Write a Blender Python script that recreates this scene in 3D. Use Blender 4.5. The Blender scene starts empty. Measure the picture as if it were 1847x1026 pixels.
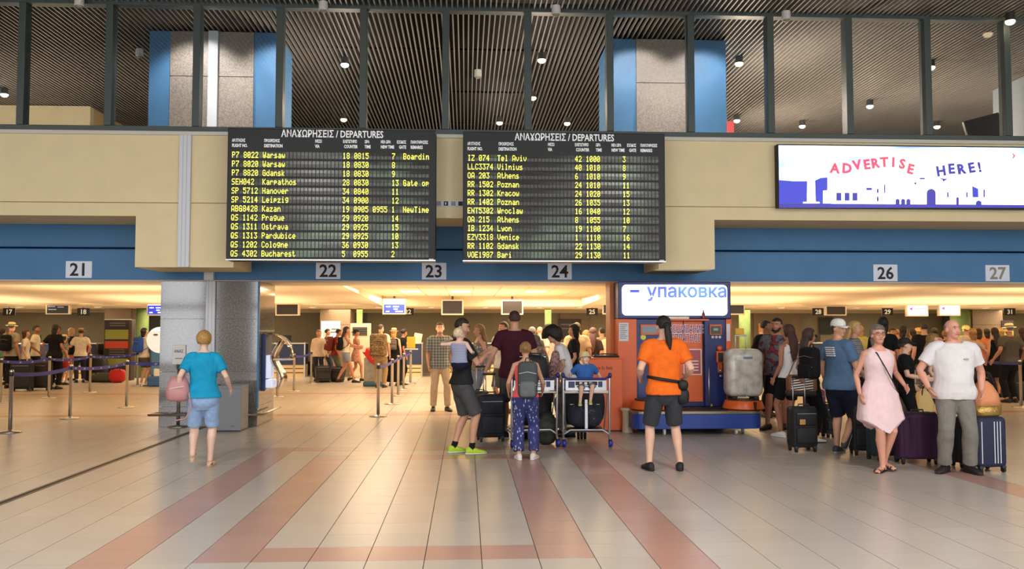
import bpy, bmesh, math, random
import numpy as np
from mathutils import Vector, Matrix, noise
R = math.radians
rnd = random.Random(7)
scene = bpy.context.scene
C = bpy.context.collection
# ---------------------------------------------------------------- camera
CAM_H, FPX, YAW, PITCH = 1.66, 1600.0, R(2.97), R(2.86)
cd = bpy.data.cameras.new('camera'); cam = bpy.data.objects.new('camera', cd); C.objects.link(cam)
cam.location = (0, 0, CAM_H); cam.rotation_euler = (R(90) + PITCH, 0, -YAW)
cd.sensor_width = 36; cd.lens = 36 * FPX / 1847; cd.clip_end = 200
scene.camera = cam
scene.view_settings.view_transform = 'Standard'; scene.view_settings.look = 'None'
scene.view_settings.gamma = 1; scene.view_settings.use_curve_mapping = False
scene.view_settings.exposure = 0.32
scene.cycles.max_bounces = 6; scene.cycles.diffuse_bounces = 3; scene.cycles.glossy_bounces = 3
scene.cycles.caustics_reflective = False; scene.cycles.blur_glossy = 1.0; scene.cycles.transparent_max_bounces = 8; scene.cycles.sample_clamp_indirect = 1.0; scene.cycles.sample_clamp_direct = 2.5
# ---------------------------------------------------------------- daylight from the open glass front behind the camera
w = bpy.data.worlds.new('world'); scene.world = w; w.use_nodes = True
WB = w.node_tree.nodes['Background']; WB.inputs[0].default_value = (0.93, 0.96, 1.0, 1); WB.inputs[1].default_value = 4.2
def area(name, loc, sx, sy, power, col, rot=(0, 0, 0)):
    l = bpy.data.lights.new(name, 'AREA'); l.shape = 'RECTANGLE'; l.size = sx; l.size_y = sy; l.energy = power; l.color = col
    o = bpy.data.objects.new(name, l); C.objects.link(o); o.location = loc; o.rotation_euler = rot; return o
WARM = (1.0, 0.78, 0.50)
for x in (-11.5, -8.5, 7, 10, 13): area('slat_fill_light', (x, 18.3, 4.9), 2.0, 2.0, 45, (1, .78, .58), (R(180), 0, 0))  # added upward fill, hidden below the sill line, to brighten the slats
for x in (-12, -4, 4, 12):
    for y in (-1.5, 4.0): area('front_hall_fill', (x, y, 6.76), .5, .5, 230, (1.0, 0.95, 0.88))  # fill added over the front hall, kept clear of the window reflections
for i, (x, y) in enumerate([(-11, 21), (-4, 21), (3, 21), (10, 21), (-11, 27), (-4, 27), (3, 27), (10, 27)]):
    area('checkin_ceiling_light', (x, y - 1.0, 2.6), 4.5, 3.5, 420, WARM)
for x in (-14, -7, 0, 7, 14, 20): area('ceiling_fill_rear', (x, 24.5, 1.6), 5.0, 4.0, 105, WARM, (R(180), 0, 0))
for x in (-14, -7, 0, 7, 14, 20): area('ceiling_fill_front', (x, 19.0, 1.6), 5.0, 3.0, 85, WARM, (R(180), 0, 0))  # second row of added mid-air fill for the same ceiling
for x in (-15, -9, -3, 3, 9, 15, 21): area('desk_light', (x, 30.2, 2.33), 3.5, 2.0, 150, WARM)
# ---------------------------------------------------------------- camera maths used to read real positions off the measured photo
_s, _c, _st, _ct = math.sin(YAW), math.cos(YAW), math.sin(PITCH), math.cos(PITCH)
FW = Vector((_s * _ct, _c * _ct, _st)); RT = Vector((_c, -_s, 0)); UP = Vector((-_s * _st, -_c * _st, _ct)); CP = Vector((0, 0, CAM_H))
def ray(px, py): return FW + RT * ((px - 923.5) / FPX) - UP * ((py - 513) / FPX)
def G(px, py):            # floor point
    d = ray(px, py); return CP + d * (-CAM_H / d.z)
def A(px, py, Y):         # point on a plane of depth Y
    d = ray(px, py); return CP + d * (Y / d.y)
def Zp(px, py, z):        # point on a horizontal plane
    d = ray(px, py); return CP + d * ((z - CAM_H) / d.z)
def AX(px, Y, py=593): return A(px, py, Y).x
def AZ(px, py, Y): return A(px, py, Y).z
# ---------------------------------------------------------------- materials
def lin(c): return tuple((x / 255 / 12.92 if x / 255 <= .04045 else ((x / 255 + .055) / 1.055) ** 2.4) for x in c[:3]) + (1,)
_M = {}
def mat(name, col=(128, 128, 128), rough=.6, metal=0, emit=0, noise_s=0, noise_a=.15, bump=0, bump_s=60, spec=.5, alpha=1, ecol=None):
    if name in _M: return _M[name]
    m = bpy.data.materials.new(name); m.use_nodes = True; nt = m.node_tree; b = nt.nodes['Principled BSDF']
    b.inputs['Base Color'].default_value = lin(col); b.inputs['Roughness'].default_value = rough
    b.inputs['Metallic'].default_value = metal; b.inputs['Specular IOR Level'].default_value = spec; b.inputs['Alpha'].default_value = alpha
    if emit: b.inputs['Emission Color'].default_value = lin(ecol or col); b.inputs['Emission Strength'].default_value = emit
    if noise_s or bump:
        tc = nt.nodes.new('ShaderNodeTexCoord')
    if noise_s:
        n = nt.nodes.new('ShaderNodeTexNoise'); n.inputs['Scale'].default_value = noise_s; n.inputs['Detail'].default_value = 4
        nt.links.new(tc.outputs['Object'], n.inputs['Vector'])
        mr = nt.nodes.new('ShaderNodeMapRange'); mr.inputs['From Min'].default_value = .3; mr.inputs['From Max'].default_value = .7
        mr.inputs['To Min'].default_value = 1 - noise_a; mr.inputs['To Max'].default_value = 1 + noise_a
        nt.links.new(n.outputs['Fac'], mr.inputs['Value'])
        vm = nt.nodes.new('ShaderNodeVectorMath'); vm.operation = 'SCALE'; vm.inputs[0].default_value = lin(col)[:3]
        nt.links.new(mr.outputs[0], vm.inputs['Scale']); nt.links.new(vm.outputs[0], b.inputs['Base Color'])
    if bump:
        n2 = nt.nodes.new('ShaderNodeTexNoise'); n2.inputs['Scale'].default_value = bump_s; n2.inputs['Detail'].default_value = 3
        nt.links.new(tc.outputs['Object'], n2.inputs['Vector'])
        bp = nt.nodes.new('ShaderNodeBump'); bp.inputs['Strength'].default_value = bump; bp.inputs['Distance'].default_value = .02
        nt.links.new(n2.outputs['Fac'], bp.inputs['Height']); nt.links.new(bp.outputs[0], b.inputs['Normal'])
    _M[name] = m; return m
def cloth(name, col, a=.10): return mat('cloth_' + name, col, .85, noise_s=14, noise_a=a, bump=.5, bump_s=9, spec=.2)
def skinm(name, col): return mat('skin_' + name, col, .5, noise_s=8, noise_a=.06, spec=.35)
def ramp_mat(name, tex, stops, scale, rough=.8, **kw):
    if name in _M: return _M[name]
    m = bpy.data.materials.new(name); m.use_nodes = True; nt = m.node_tree; b = nt.nodes['Principled BSDF']
    b.inputs['Roughness'].default_value = rough; b.inputs['Specular IOR Level'].default_value = kw.get('spec', .3)
    tc = nt.nodes.new('ShaderNodeTexCoord'); mp = nt.nodes.new('ShaderNodeMapping'); mp.inputs['Scale'].default_value = kw.get('stretch', (1, 1, 1))
    mp.inputs['Rotation'].default_value = kw.get('rot', (0, 0, 0))
    nt.links.new(tc.outputs['Object'], mp.inputs['Vector'])
    t = nt.nodes.new(tex); t.inputs['Scale'].default_value = scale
    for k, v in kw.get('inp', {}).items(): t.inputs[k].default_value = v
    for k, v in kw.get('attr', {}).items(): setattr(t, k, v)
    nt.links.new(mp.outputs[0], t.inputs['Vector'])
    r = nt.nodes.new('ShaderNodeValToRGB'); r.color_ramp.interpolation = kw.get('interp', 'LINEAR')
    el = r.color_ramp.elements
    while len(el) < len(stops): el.new(.5)
    for e, (p, c) in zip(el, stops): e.position = p; e.color = lin(c)
    nt.links.new(t.outputs[kw.get('out', 'Fac')], r.inputs[0]); nt.links.new(r.outputs[0], b.inputs['Base Color'])
    if kw.get('emit'): nt.links.new(r.outputs[0], b.inputs['Emission Color']); b.inputs['Emission Strength'].default_value = kw['emit']
    _M[name] = m; return m
# ---------------------------------------------------------------- mesh building
class MB:
    def __init__(s): s.v = []; s.f = []
    def add(s, vs, fs):
        o = len(s.v); s.v += [tuple(v) for v in vs]; s.f += [tuple(i + o for i in f) for f in fs]; return s
    def box(s, x0, x1, y0, y1, z0, z1):
        return s.add([(x0, y0, z0), (x1, y0, z0), (x1, y1, z0), (x0, y1, z0), (x0, y0, z1), (x1, y0, z1), (x1, y1, z1), (x0, y1, z1)],
                     [(0, 3, 2, 1), (4, 5, 6, 7), (0, 1, 5, 4), (1, 2, 6, 5), (2, 3, 7, 6), (3, 0, 4, 7)])
    def rings(s, rs, cap=True):
        n = len(rs[0]); vs = [v for r in rs for v in r]; fs = []
        for i in range(len(rs) - 1):
            for j in range(n):
                a, b = i * n + j, i * n + (j + 1) % n; fs.append((a, b, b + n, a + n))
        if cap: fs.append(tuple(range(n))[::-1]); fs.append(tuple(range((len(rs) - 1) * n, len(rs) * n)))
        return s.add(vs, fs)
    def tube(s, pts, rad, n=10, round_ends=True, flat=1.0, side=None):
        pts = [Vector(p) for p in pts]; rad = list(rad) if hasattr(rad, '__len__') else [rad] * len(pts)
        P, Q = list(pts), list(rad)
        if round_ends:
            d0 = (pts[0] - pts[1]).normalized(); d1 = (pts[-1] - pts[-2]).normalized(); r0, r1 = rad[0], rad[-1]
            P = [pts[0] + d0 * r0 * .98, pts[0] + d0 * r0 * .7] + P + [pts[-1] + d1 * r1 * .7, pts[-1] + d1 * r1 * .98]
            Q = [r0 * .15, r0 * .72] + Q + [r1 * .72, r1 * .15]
        rs = []; prev = None
        for i, p in enumerate(P):
            t = (P[min(i + 1, len(P) - 1)] - P[max(i - 1, 0)]).normalized()
            if prev is None:
                h = Vector(side) if side is not None else (Vector((1, 0, 0)) if abs(t.x) < .8 else Vector((0, 1, 0)))
            else: h = prev
            u = (h - t * h.dot(t)).normalized(); prev = u; v = t.cross(u)
            rs.append([p + u * (Q[i] * math.cos(2 * math.pi * k / n)) + v * (Q[i] * flat * math.sin(2 * math.pi * k / n)) for k in range(n)])
        return s.rings(rs)
    def ell(s, c, r, M=None, nu=14, nv=9, e=1.0):
        c = Vector(c); rs = []
        for i in range(nv + 1):
            th = math.pi * (.02 + .96 * i / nv); row = []
            for j in range(nu):
                ph = 2 * math.pi * j / nu
                q = [math.sin(th) * math.cos(ph), math.sin(th) * math.sin(ph), -math.cos(th)]
                if e != 1: q = [math.copysign(abs(a) ** e, a) for a in q]
                q = Vector((q[0] * r[0], q[1] * r[1], q[2] * r[2]))
                row.append(c + (M @ q if M else q))
            rs.append(row)
        return s.rings(rs)
    def lathe(s, prof, c=(0, 0, 0), n=20):
        c = Vector(c)
        return s.rings([[c + Vector((r * math.cos(2 * math.pi * k / n), r * math.sin(2 * math.pi * k / n), z)) for k in range(n)] for r, z in prof])
    def prism(s, poly, y0, y1):   # poly in xz
        n = len(poly)
        vs = [(x, y0, z) for x, z in poly] + [(x, y1, z) for x, z in poly]
        return s.add(vs, [tuple(range(n)), tuple(range(n, 2 * n))[::-1]] + [(i, i + n, (i + 1) % n + n, (i + 1) % n) for i in range(n)])
    def build(s, name, m, parent=None, smooth=False, bevel=0, loc=None, segs=2, **props):
        me = bpy.data.meshes.new(name); me.from_pydata(s.v, [], s.f); me.update()
        if m is not None:
            for q in (m if isinstance(m, (list, tuple)) else [m]): me.materials.append(q)
        o = bpy.data.objects.new(name, me); C.objects.link(o)
        bm = bmesh.new(); bm.from_mesh(me); bmesh.ops.recalc_face_normals(bm, faces=bm.faces); bm.to_mesh(me); bm.free()
        if smooth: me.polygons.foreach_set('use_smooth', [True] * len(me.polygons))
        if bevel:
            b = o.modifiers.new('bevel', 'BEVEL'); b.width = bevel; b.segments = segs; b.limit_method = 'ANGLE'; b.harden_normals = False
        if parent: o.parent = parent
        if loc is not None: o.location = loc
        for k, v in props.items(): o[k] = v
        return o
def empty(name, loc, rz=0, label=None, cat=None, group=None, kind=None):
    o = bpy.data.objects.new(name, None); C.objects.link(o); o.location = loc; o.rotation_euler = (0, 0, rz); o.empty_display_size = .1
    if label: o['label'] = label
    if cat: o['category'] = cat
    if group: o['group'] = group
    if kind: o['kind'] = kind
    return o
def tag(o, label, cat, group=None):
    o['label'] = label; o['category'] = cat
    if group: o['group'] = group
    return o
def bx(name, m, x0, x1, y0, y1, z0, z1, parent=None, bevel=0, **p): return MB().box(x0, x1, y0, y1, z0, z1).build(name, m, parent, bevel=bevel, **p)
def text(name, body, size, loc, m, parent=None, rot=(90, 0, 0), sx=1.0, align='LEFT', bold=0, ext=.002, tilt=0, **p):
    cu = bpy.data.curves.new(name, 'FONT'); cu.body = body; cu.size = size; cu.align_x = align; cu.offset = bold; cu.extrude = ext; cu.resolution_u = 2
    o = bpy.data.objects.new(name, cu); C.objects.link(o)
    TEXTS.append((o, name, m, parent, loc, rot, sx, tilt, p)); return o
TEXTS = []
def flush_text():
    bpy.context.view_layer.update(); dg = bpy.context.evaluated_depsgraph_get()
    for (o, name, m, parent, loc, rot, sx, tilt, p) in TEXTS:
        me = bpy.data.meshes.new_from_object(o.evaluated_get(dg)); me.materials.clear(); me.materials.append(m)
        bpy.data.objects.remove(o); n = bpy.data.objects.new(name, me); C.objects.link(n); n.name = name
        me.transform(Matrix.Rotation(R(tilt), 4, 'Z') @ Matrix.Diagonal((sx, 1, 1, 1)))
        n.rotation_euler = [R(a) for a in rot]; n.location = loc
        if parent: n.parent = parent
        for k, v in p.items(): n[k] = v
    TEXTS.clear()
# ================================================================ SETTING
YW, YB, YP = 14.05, 15.25, 15.4      # upper wall face, blue beam face, granite pillar face
ZC = 6.82                            # slatted ceiling
TILE = .412
m_beige = mat('beige_wall', (234, 216, 172), .7, noise_s=3, noise_a=.03, bump=.08, bump_s=90)
m_blue = mat('blue_fascia', (68, 122, 170), .55, noise_s=2, noise_a=.05)
m_blue2 = mat('blue_panel', (74, 124, 172), .5, noise_s=2, noise_a=.05)
m_white = mat('white_casing', (226, 230, 240), .45)
m_mull = mat('dark_window_frame', (66, 76, 74), .45)
m_cream = mat('cream_ceiling', (244, 222, 188), .75, noise_s=2, noise_a=.03)
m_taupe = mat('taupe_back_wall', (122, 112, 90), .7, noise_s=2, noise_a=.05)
m_black = mat('matt_black', (16, 16, 17), .6)
m_steel = mat('brushed_steel', (190, 188, 184), .28, metal=1)
m_chrome = mat('chrome', (220, 220, 222), .15, metal=1)
m_alu = mat('satin_aluminium', (200, 202, 206), .35, metal=.9)
m_dgrey = mat('dark_grey_plastic', (44, 46, 48), .5)
m_rubber = mat('black_rubber', (20, 20, 20), .7)
m_whiteplastic = mat('white_plastic', (232, 232, 228), .4)
m_paper = mat('paper', (225, 228, 232), .8)
# granite
def granite(name, base, dark, light, rough):
    m = ramp_mat(name, 'ShaderNodeTexNoise', [(.36, dark), (.5, base), (.66, light)], 42, rough=rough, inp={'Detail': 6, 'Roughness': .75}, spec=.6)
    return m
m_gran = granite('polished_grey_granite', (116, 112, 110), (74, 70, 68), (150, 144, 140), .07)
m_gran.node_tree.nodes['Principled BSDF'].inputs['Specular IOR Level'].default_value = 1.0; m_gran.node_tree.nodes['Principled BSDF'].inputs['Coat Weight'].default_value = .15; m_gran.node_tree.nodes['Principled BSDF'].inputs['Coat Roughness'].default_value = .03
m_gran2 = granite('rough_brown_granite', (146, 134, 126), (110, 98, 92), (170, 158, 150), .55)
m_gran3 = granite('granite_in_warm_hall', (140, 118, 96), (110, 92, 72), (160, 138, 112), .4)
# ---- floor tiles
def tile_mat(name, col, rough=.26):
    m = bpy.data.materials.new(name); m.use_nodes = True; nt = m.node_tree; b = nt.nodes['Principled BSDF']
    g = nt.nodes.new('ShaderNodeNewGeometry'); vs = nt.nodes.new('ShaderNodeVectorMath'); vs.operation = 'SCALE'; vs.inputs['Scale'].default_value = 1 / TILE
    nt.links.new(g.outputs['Position'], vs.inputs[0]); ad = nt.nodes.new('ShaderNodeVectorMath'); ad.operation = 'ADD'; ad.inputs[1].default_value = (-X0 / TILE + .0, -Y0 / TILE, 20.5)
    nt.links.new(vs.outputs[0], ad.inputs[0]); fl = nt.nodes.new('ShaderNodeVectorMath'); fl.operation = 'FLOOR'; nt.links.new(ad.outputs[0], fl.inputs[0])
    wn = nt.nodes.new('ShaderNodeTexWhiteNoise'); nt.links.new(fl.outputs[0], wn.inputs['Vector'])
    n = nt.nodes.new('ShaderNodeTexNoise'); n.inputs['Scale'].default_value = 1.5; n.inputs['Detail'].default_value = 1; nt.links.new(g.outputs['Position'], n.inputs['Vector'])
    a = nt.nodes.new('ShaderNodeMath'); a.operation = 'MULTIPLY_ADD'; a.inputs[1].default_value = .07; nt.links.new(wn.outputs['Value'], a.inputs[0])
    n3 = nt.nodes.new('ShaderNodeTexNoise'); n3.inputs['Scale'].default_value = 90; nt.links.new(g.outputs['Position'], n3.inputs['Vector'])
    a2 = nt.nodes.new('ShaderNodeMath'); a2.operation = 'MULTIPLY_ADD'; a2.inputs[1].default_value = .0; a2.inputs[0].default_value = .5
    a3 = nt.nodes.new('ShaderNodeMath'); a3.operation = 'MULTIPLY_ADD'; a3.inputs[1].default_value = .03; a3.inputs[2].default_value = .96; a3.inputs[0].default_value = .5
    nt.links.new(a3.outputs[0], a2.inputs[2]); nt.links.new(a2.outputs[0], a.inputs[2])
    v2 = nt.nodes.new('ShaderNodeVectorMath'); v2.operation = 'SCALE'; v2.inputs[0].default_value = lin(col)[:3]; nt.links.new(a.outputs[0], v2.inputs['Scale'])
    nt.links.new(v2.outputs[0], b.inputs['Base Color'])
    mr = nt.nodes.new('ShaderNodeMapRange'); mr.inputs['To Min'].default_value = rough; mr.inputs['To Max'].default_value = rough + .02
    b.inputs['Roughness'].default_value = rough
    b.inputs['Specular IOR Level'].default_value = .5
    return m
X0 = G(349, 1012).x            # a joint line: left edge of the inner pink stripe
Y0 = G(600, 1012).y            # near edge of the pink cross band
m_tile = tile_mat('greige_floor_tile', (192, 182, 172)); m_pink = tile_mat('pink_floor_tile', (184, 146, 134))
m_grout = mat('floor_grout', (92, 84, 78), .8)
i_r = int(round((G(1100, 1012).x - X0) / TILE)) - 1      # right stripe column of the inner frame
i_far = int(math.floor((G(1741, 861).x - X0) / TILE))
def is_pink(i, j):
    if i in (0, i_r) and 0 <= j <= 12: return True
    if j in (0, 12) and 0 <= i <= i_r: return True
    if i in (-2, i_r + 2) and -4 <= j <= 14: return True
    if j == 14 and -2 <= i <= i_r + 2: return True
    if i == i_far and -4 <= j <= 14: return True
    if j in (26, 40) : return True
    return False
floor = bx('floor', m_grout, -34, 34, -8, 36, -.12, -.006, kind='structure')
tm = MB().box(.0032, TILE - .0032, .0026, TILE - .0026, -.006, 0)
def one_tile_mesh(m):
    o = tm.build('tile', m); me = o.data; bpy.data.objects.remove(o); return me
tme = {False: one_tile_mesh(m_tile), True: one_tile_mesh(m_pink)}
hw_view = lambda y: (y * .66 + .6)
cand = []
for j in range(-3, 16):
    for i in range(-30, 40):
        cx, cy = X0 + (i + .5) * TILE, Y0 + (j + .5) * TILE
        lo, hi = cy * (-.53) - .3, cy * .66 + .3
        if cy > 5.4 and lo < cx < hi: cand.append((cy, i, j))
cand.sort(); near = {(i, j) for _, i, j in cand[:300]}
for (i, j) in sorted(near):
    o = bpy.data.objects.new('tile', tme[is_pink(i, j)]); C.objects.link(o); o.parent = floor; o.location = (X0 + i * TILE, Y0 + j * TILE, 0)
far = {False: MB(), True: MB()}
for j in range(-34, 70):
    for i in range(-72, 76):
        if (i, j) in near: continue
        y = Y0 + j * TILE
        if y > 35 or y < -7.5: continue
        if y > 6 and not (-.62 * y - 1 < X0 + i * TILE < .74 * y + 1): continue
        x = X0 + i * TILE; g = .003; q = far[is_pink(i, j)]
        q.box(x + g, x + TILE - g, y + g, y + TILE - g, -.006, 0)
far[False].build('tile_field', m_tile, floor, kind='stuff'); far[True].build('pink_tile_field', m_pink, floor, kind='stuff')
# expansion joint running away from the camera on the left
ex = G(160, 848).x
bx('expansion_joint', mat('joint_metal', (110, 98, 88), .4, metal=.5), ex - .05, ex + .05, 2, YP + .3, -.004, .003, floor)
bx('joint_filler', mat('joint_filler', (70, 60, 52), .8), ex - .012, ex + .012, 2, YP + .3, .003, .006, floor)
# ---- slatted ceiling
ceiling = bx('ceiling', mat('ceiling_void', (9, 9, 9), .9), -34, 34, -8, 36, ZC + .35, ZC + .45, kind='structure')
m_slat = mat('slat_metal', (160, 154, 148), .45, metal=.25)
sl = MB().box(-.011, .011, -6.5, 35.5, 0, .075).build('slat', m_slat); sme = sl.data; bpy.data.objects.remove(sl)
for k in range(300):
    o = bpy.data.objects.new('slat', sme); C.objects.link(o); o.parent = ceiling; o.location = (-12.2 + k * .088, 0, ZC)
for y in (9, 12, 16.5, 19.5, 22.5, 26): bx('ceiling_carrier', mat('carrier_black', (14, 14, 14), .7), -20, 20, y, y + .04, ZC + .076, ZC + .12, ceiling)
# ---- side and rear shell
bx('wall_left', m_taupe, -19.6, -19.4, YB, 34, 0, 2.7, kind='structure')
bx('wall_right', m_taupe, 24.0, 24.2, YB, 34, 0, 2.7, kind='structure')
bx('wall_side_left', m_beige, -20.2, -20.0, -8, YB, 0, ZC + .3, kind='structure')
bx('wall_side_right', m_beige, 24.2, 24.4, -8, YB, 0, ZC + .3, kind='structure')
wr = empty('wall_rear', (0, -7.6, 0), kind='structure')  # unseen frame added behind the camera for patterned reflections in pillar and floor
for k in range(15): bx('reflection_mullion', m_mull, -20 + k * 3 - .12, -20 + k * 3 + .12, -.12, .12, 0, ZC + .3, wr)
for k in (-19, -14.5, -10.5, -8, -3.5, 1.5, 5, 9.5, 14, 19): bx('reflection_pier', mat('reflection_pier', (150, 146, 140), .7), k, k + 1.5, .12, .5, 0, ZC + .3, wr)  # unseen piers added so the polished granite reflects bright and dark patches
for z in (.1, 2.6, 4.7): bx('reflection_rail', m_mull, -20, 24, -.1, .1, z - .1, z + .1, wr)
# ---- beige upper wall with two dropped tabs
zt = AZ(923, 244, YW); zb = AZ(150, 389, YW); ztab = AZ(340, 482, YW); zseam = AZ(1300, 373, YW)
xl0, xl1 = AX(244, YW, 440), AX(421, YW, 480); xr0, xr1 = AX(1188, YW, 480), AX(1289, YW, 440)
wall = empty('wall_back', (0, 0, 0), kind='structure')
bx('wall_panel', m_beige, -20, 24, YW, YB - .02, zseam + .006, zt, wall, bevel=.004)
bx('wall_panel', m_beige, -20, 24, YW, YB - .02, zb, zseam - .006, wall, bevel=.004)
bx('panel_seam', mat('seam', (150, 134, 96), .8), -20, 24, YW + .01, YB - .05, zseam - .01, zseam + .01, wall)
bx('dropped_panel', m_beige, xl0, xl1, YW + .0005, YB - .02, ztab, zb + .01, wall)
bx('dropped_panel', m_beige, xr0, xr1, YW + .0005, YB - .02, ztab, zb + .01, wall)
bx('sill_strip', mat('sill_white', (205, 202, 190), .5), -20, 24, YW - .03, YW + .02, zt - .06, zt, wall, bevel=.004)
# ---- blue fascia beams
z1 = AZ(100, 445, YB); z2 = AZ(100, 504, YB + .1)
beam = empty('trim_1', (0, 0, 0), kind='structure')
bx('upper_fascia', m_blue, -20, 24, YB, YB + .5, z1, zb + .3, beam, bevel=.01)
bx('lower_fascia', m_blue, -20, 24, YB + .1, YB + .5, z2, z1 - .02, beam, bevel=.01)
bx('fascia_edge', mat('fascia_edge', (190, 180, 180), .5), -20, 24, YB + .095, YB + .5, z2 - .02, z2, beam)
# ---- check-in hall ceiling, bulkhead, ledge, back wall
ZM = 2.68; YBH = 27.9; ZL = 2.36; YBK = 33.6
zlow = AZ(150, 508, YB + .5)
ch = empty('ceiling_checkin_hall', (0, 0, 0), kind='structure')
bx('beam_soffit', m_cream, -20, 24, YB + .5, 17.2, z2 - .01, 4.4, ch)
bx('upper_floor_slab', m_cream, -20, 24, 17.2, 34, ZM + .01, 4.4, ch)
bx('bulkhead', m_cream, -20, 24, YBH, 34, ZL, ZM + .05, ch, bevel=.02)
# tiled coffer in the middle of the hall
cx0, cx1 = AX(690, 27.0), AX(1050, 27.0)
for a in range(9):
    for b in range(6):
        x = cx0 + a * (cx1 - cx0) / 9; y = 18.6 + b * 1.5; ww = (cx1 - cx0) / 9
        bx('ceiling_tile', mat('ceiling_tile_cream', (240, 214, 176), .8), x + .012, x + ww - .012, y + .012, y + 1.488, ZM - .018, ZM + .012, ch)
for a in (1, 3, 6):
    bx('light_panel', mat('light_panel', (255, 226, 180), .5, emit=2.2), cx0 + a * (cx1 - cx0) / 9 + .1, cx0 + a * (cx1 - cx0) / 9 + 1.05 * .6, 23.5, 24.3, ZM - .03, ZM - .018, ch)
# sloping side soffits left and right of the coffer
for xa, xb in ((-20, cx0 - .1), (cx1 + .1, 24)):
    MB().add([(xa, 17.2, z2 + .12), (xb, 17.2, z2 + .12), (xb, YBH, ZL + .02), (xa, YBH, ZL + .02), (xa, 17.2, ZM + .02), (xb, 17.2, ZM + .02), (xb, YBH, ZM + .02), (xa, YBH, ZM + .02)],
             [(0, 1, 2, 3), (4, 7, 6, 5), (0, 4, 5, 1), (1, 5, 6, 2), (2, 6, 7, 3), (3, 7, 4, 0)]).build('sloping_soffit', m_cream, ch)
wb = empty('wall_far', (0, 0, 0), kind='structure')
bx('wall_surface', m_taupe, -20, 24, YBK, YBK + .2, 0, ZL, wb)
m_darkpanel = mat('dark_back_panel', (70, 74, 70), .6); m_brownpanel = mat('brown_back_panel', (116, 98, 76), .65)
m_green = ramp_mat('green_light_tint', 'ShaderNodeTexNoise', [(.3, (92, 112, 66)), (.7, (112, 132, 84))], 3)  # green light on the round columns is put into the base colour
def backpx(name, m, xa, xb, y0, y1, dy=0.0, th=.1, parent=wb, bev=0):
    Y = YBK - dy; return bx(name, m, AX(xa, Y), AX(xb, Y), Y - th, Y, max(0.0, AZ(xa, y1, Y)) if y1 < 660 else 0, min(ZL - .005, AZ(xa, y0, Y)), parent, bevel=bev)
for xa, xb, m in ((262, 330, m_darkpanel), (654, 662, m_darkpanel), (1010, 1062, m_brownpanel), (1358, 1443, m_brownpanel), (1700, 1752, m_darkpanel), (1800, 1806, m_darkpanel)):
    backpx('wall_panel', m, xa, xb, 560, 700, 0.02)
bx('wall_cornice', mat('cornice', (196, 176, 142), .7), -20, 24, YBK - .16, YBK, ZL - .1, ZL - .001, wb)
# far granite columns of the hall, each with a green round core beside it
def far_column(xa, xb, label, gx=None):
    Y = 31.2; x0, x1 = AX(xa, Y), AX(xb, Y)
    e = empty('granite_column', ((x0 + x1) / 2, Y, 0), label=label, cat='column', group='columns at the back of the check-in hall'); w2 = (x1 - x0) / 2
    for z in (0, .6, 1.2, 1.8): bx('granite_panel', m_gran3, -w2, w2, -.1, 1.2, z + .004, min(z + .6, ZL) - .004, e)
    return e
far_column(190, 238, 'brown granite column behind the luggage notice stand')
far_column(578, 632, 'brown granite column with a bright poster beside the white cabinet')
far_column(1752, 1806, 'brown granite column behind the man in the straw hat')
def green_core(px0, px1, label):
    Y = 30.6; x0, x1 = AX(px0, Y), AX(px1, Y)
    tag(MB().lathe([((x1 - x0) / 2, 0), ((x1 - x0) / 2, ZL - .002)], n=24).build('round_column', m_green, smooth=True, loc=((x0 + x1) / 2, Y + .3, 0)), label, 'column')
green_core(240, 262, 'green round column behind the woman with the blue backpack')
green_core(641, 652, 'slim green round column right of the white cabinet')
green_core(984, 996, 'slim green round column behind the man in the black cap')
green_core(1338, 1358, 'green round column right of the wrapping kiosk')
green_core(1724, 1757, 'green round column above the bald man in the white shirt')
# wall posters / fittings on the far wall
def poster(name, px0, px1, py0, py1, m, label, cat, Y=YBK - .12, deco=None):
    x0, x1 = AX(px0, Y), AX(px1, Y); z0, z1 = AZ(px0, py1, Y), AZ(px0, py0, Y)
    e = empty(name, ((x0 + x1) / 2, Y, z0), label=label, cat=cat); w2 = (x1 - x0) / 2; h = z1 - z0
    bx('board', m, -w2, w2, -.03, .0, 0, h, e, bevel=.005)
    for (a, b, c, d, mm) in (deco or []): bx('printed_band', mm, -w2 + a * 2 * w2, -w2 + b * 2 * w2, -.036, -.03, c * h, d * h, e)
    return e
m_olive = mat('olive_print', (150, 156, 70), .6); m_redp = mat('red_print', (196, 76, 52), .6); m_dk = mat('dark_board', (44, 40, 38), .6); m_grt = mat('grey_print', (110, 104, 98), .6)
poster('wall_notice', 1007, 1048, 575, 612, m_dk, 'black notice board on brown wall left of number 25', 'notice', deco=[(.1, .9, .7, .76, m_grt), (.15, .8, .5, .55, m_grt)])
poster('wall_notice', 1478, 1503, 572, 602, m_black, 'black square screen on the wall below number 28', 'screen')
poster('wall_notice', 1806, 1848 - 20, 578, 610, m_dk, 'dark notice with olive lower half below number 31', 'notice', Y=31.098, deco=[(.05, .95, .05, .5, m_olive), (.2, .8, .7, .76, m_grt)])
poster('light_poster', 579, 614, 579, 614, mat('bright_poster', (222, 226, 232), .4, emit=.5), 'bright white poster on the brown granite column', 'poster', Y=31.098, deco=[(.55, .95, .55, .62, m_grt), (.5, .9, .4, .46, m_grt), (.1, .4, .2, .5, m_white)])
poster('wall_notice', 1368, 1386, 583, 615, mat('orange_poster', (222, 160, 96), .6), 'small orange poster behind the dark-shirted men right of the kiosk', 'poster', deco=[(.1, .9, .1, .5, m_paper)])
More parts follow.
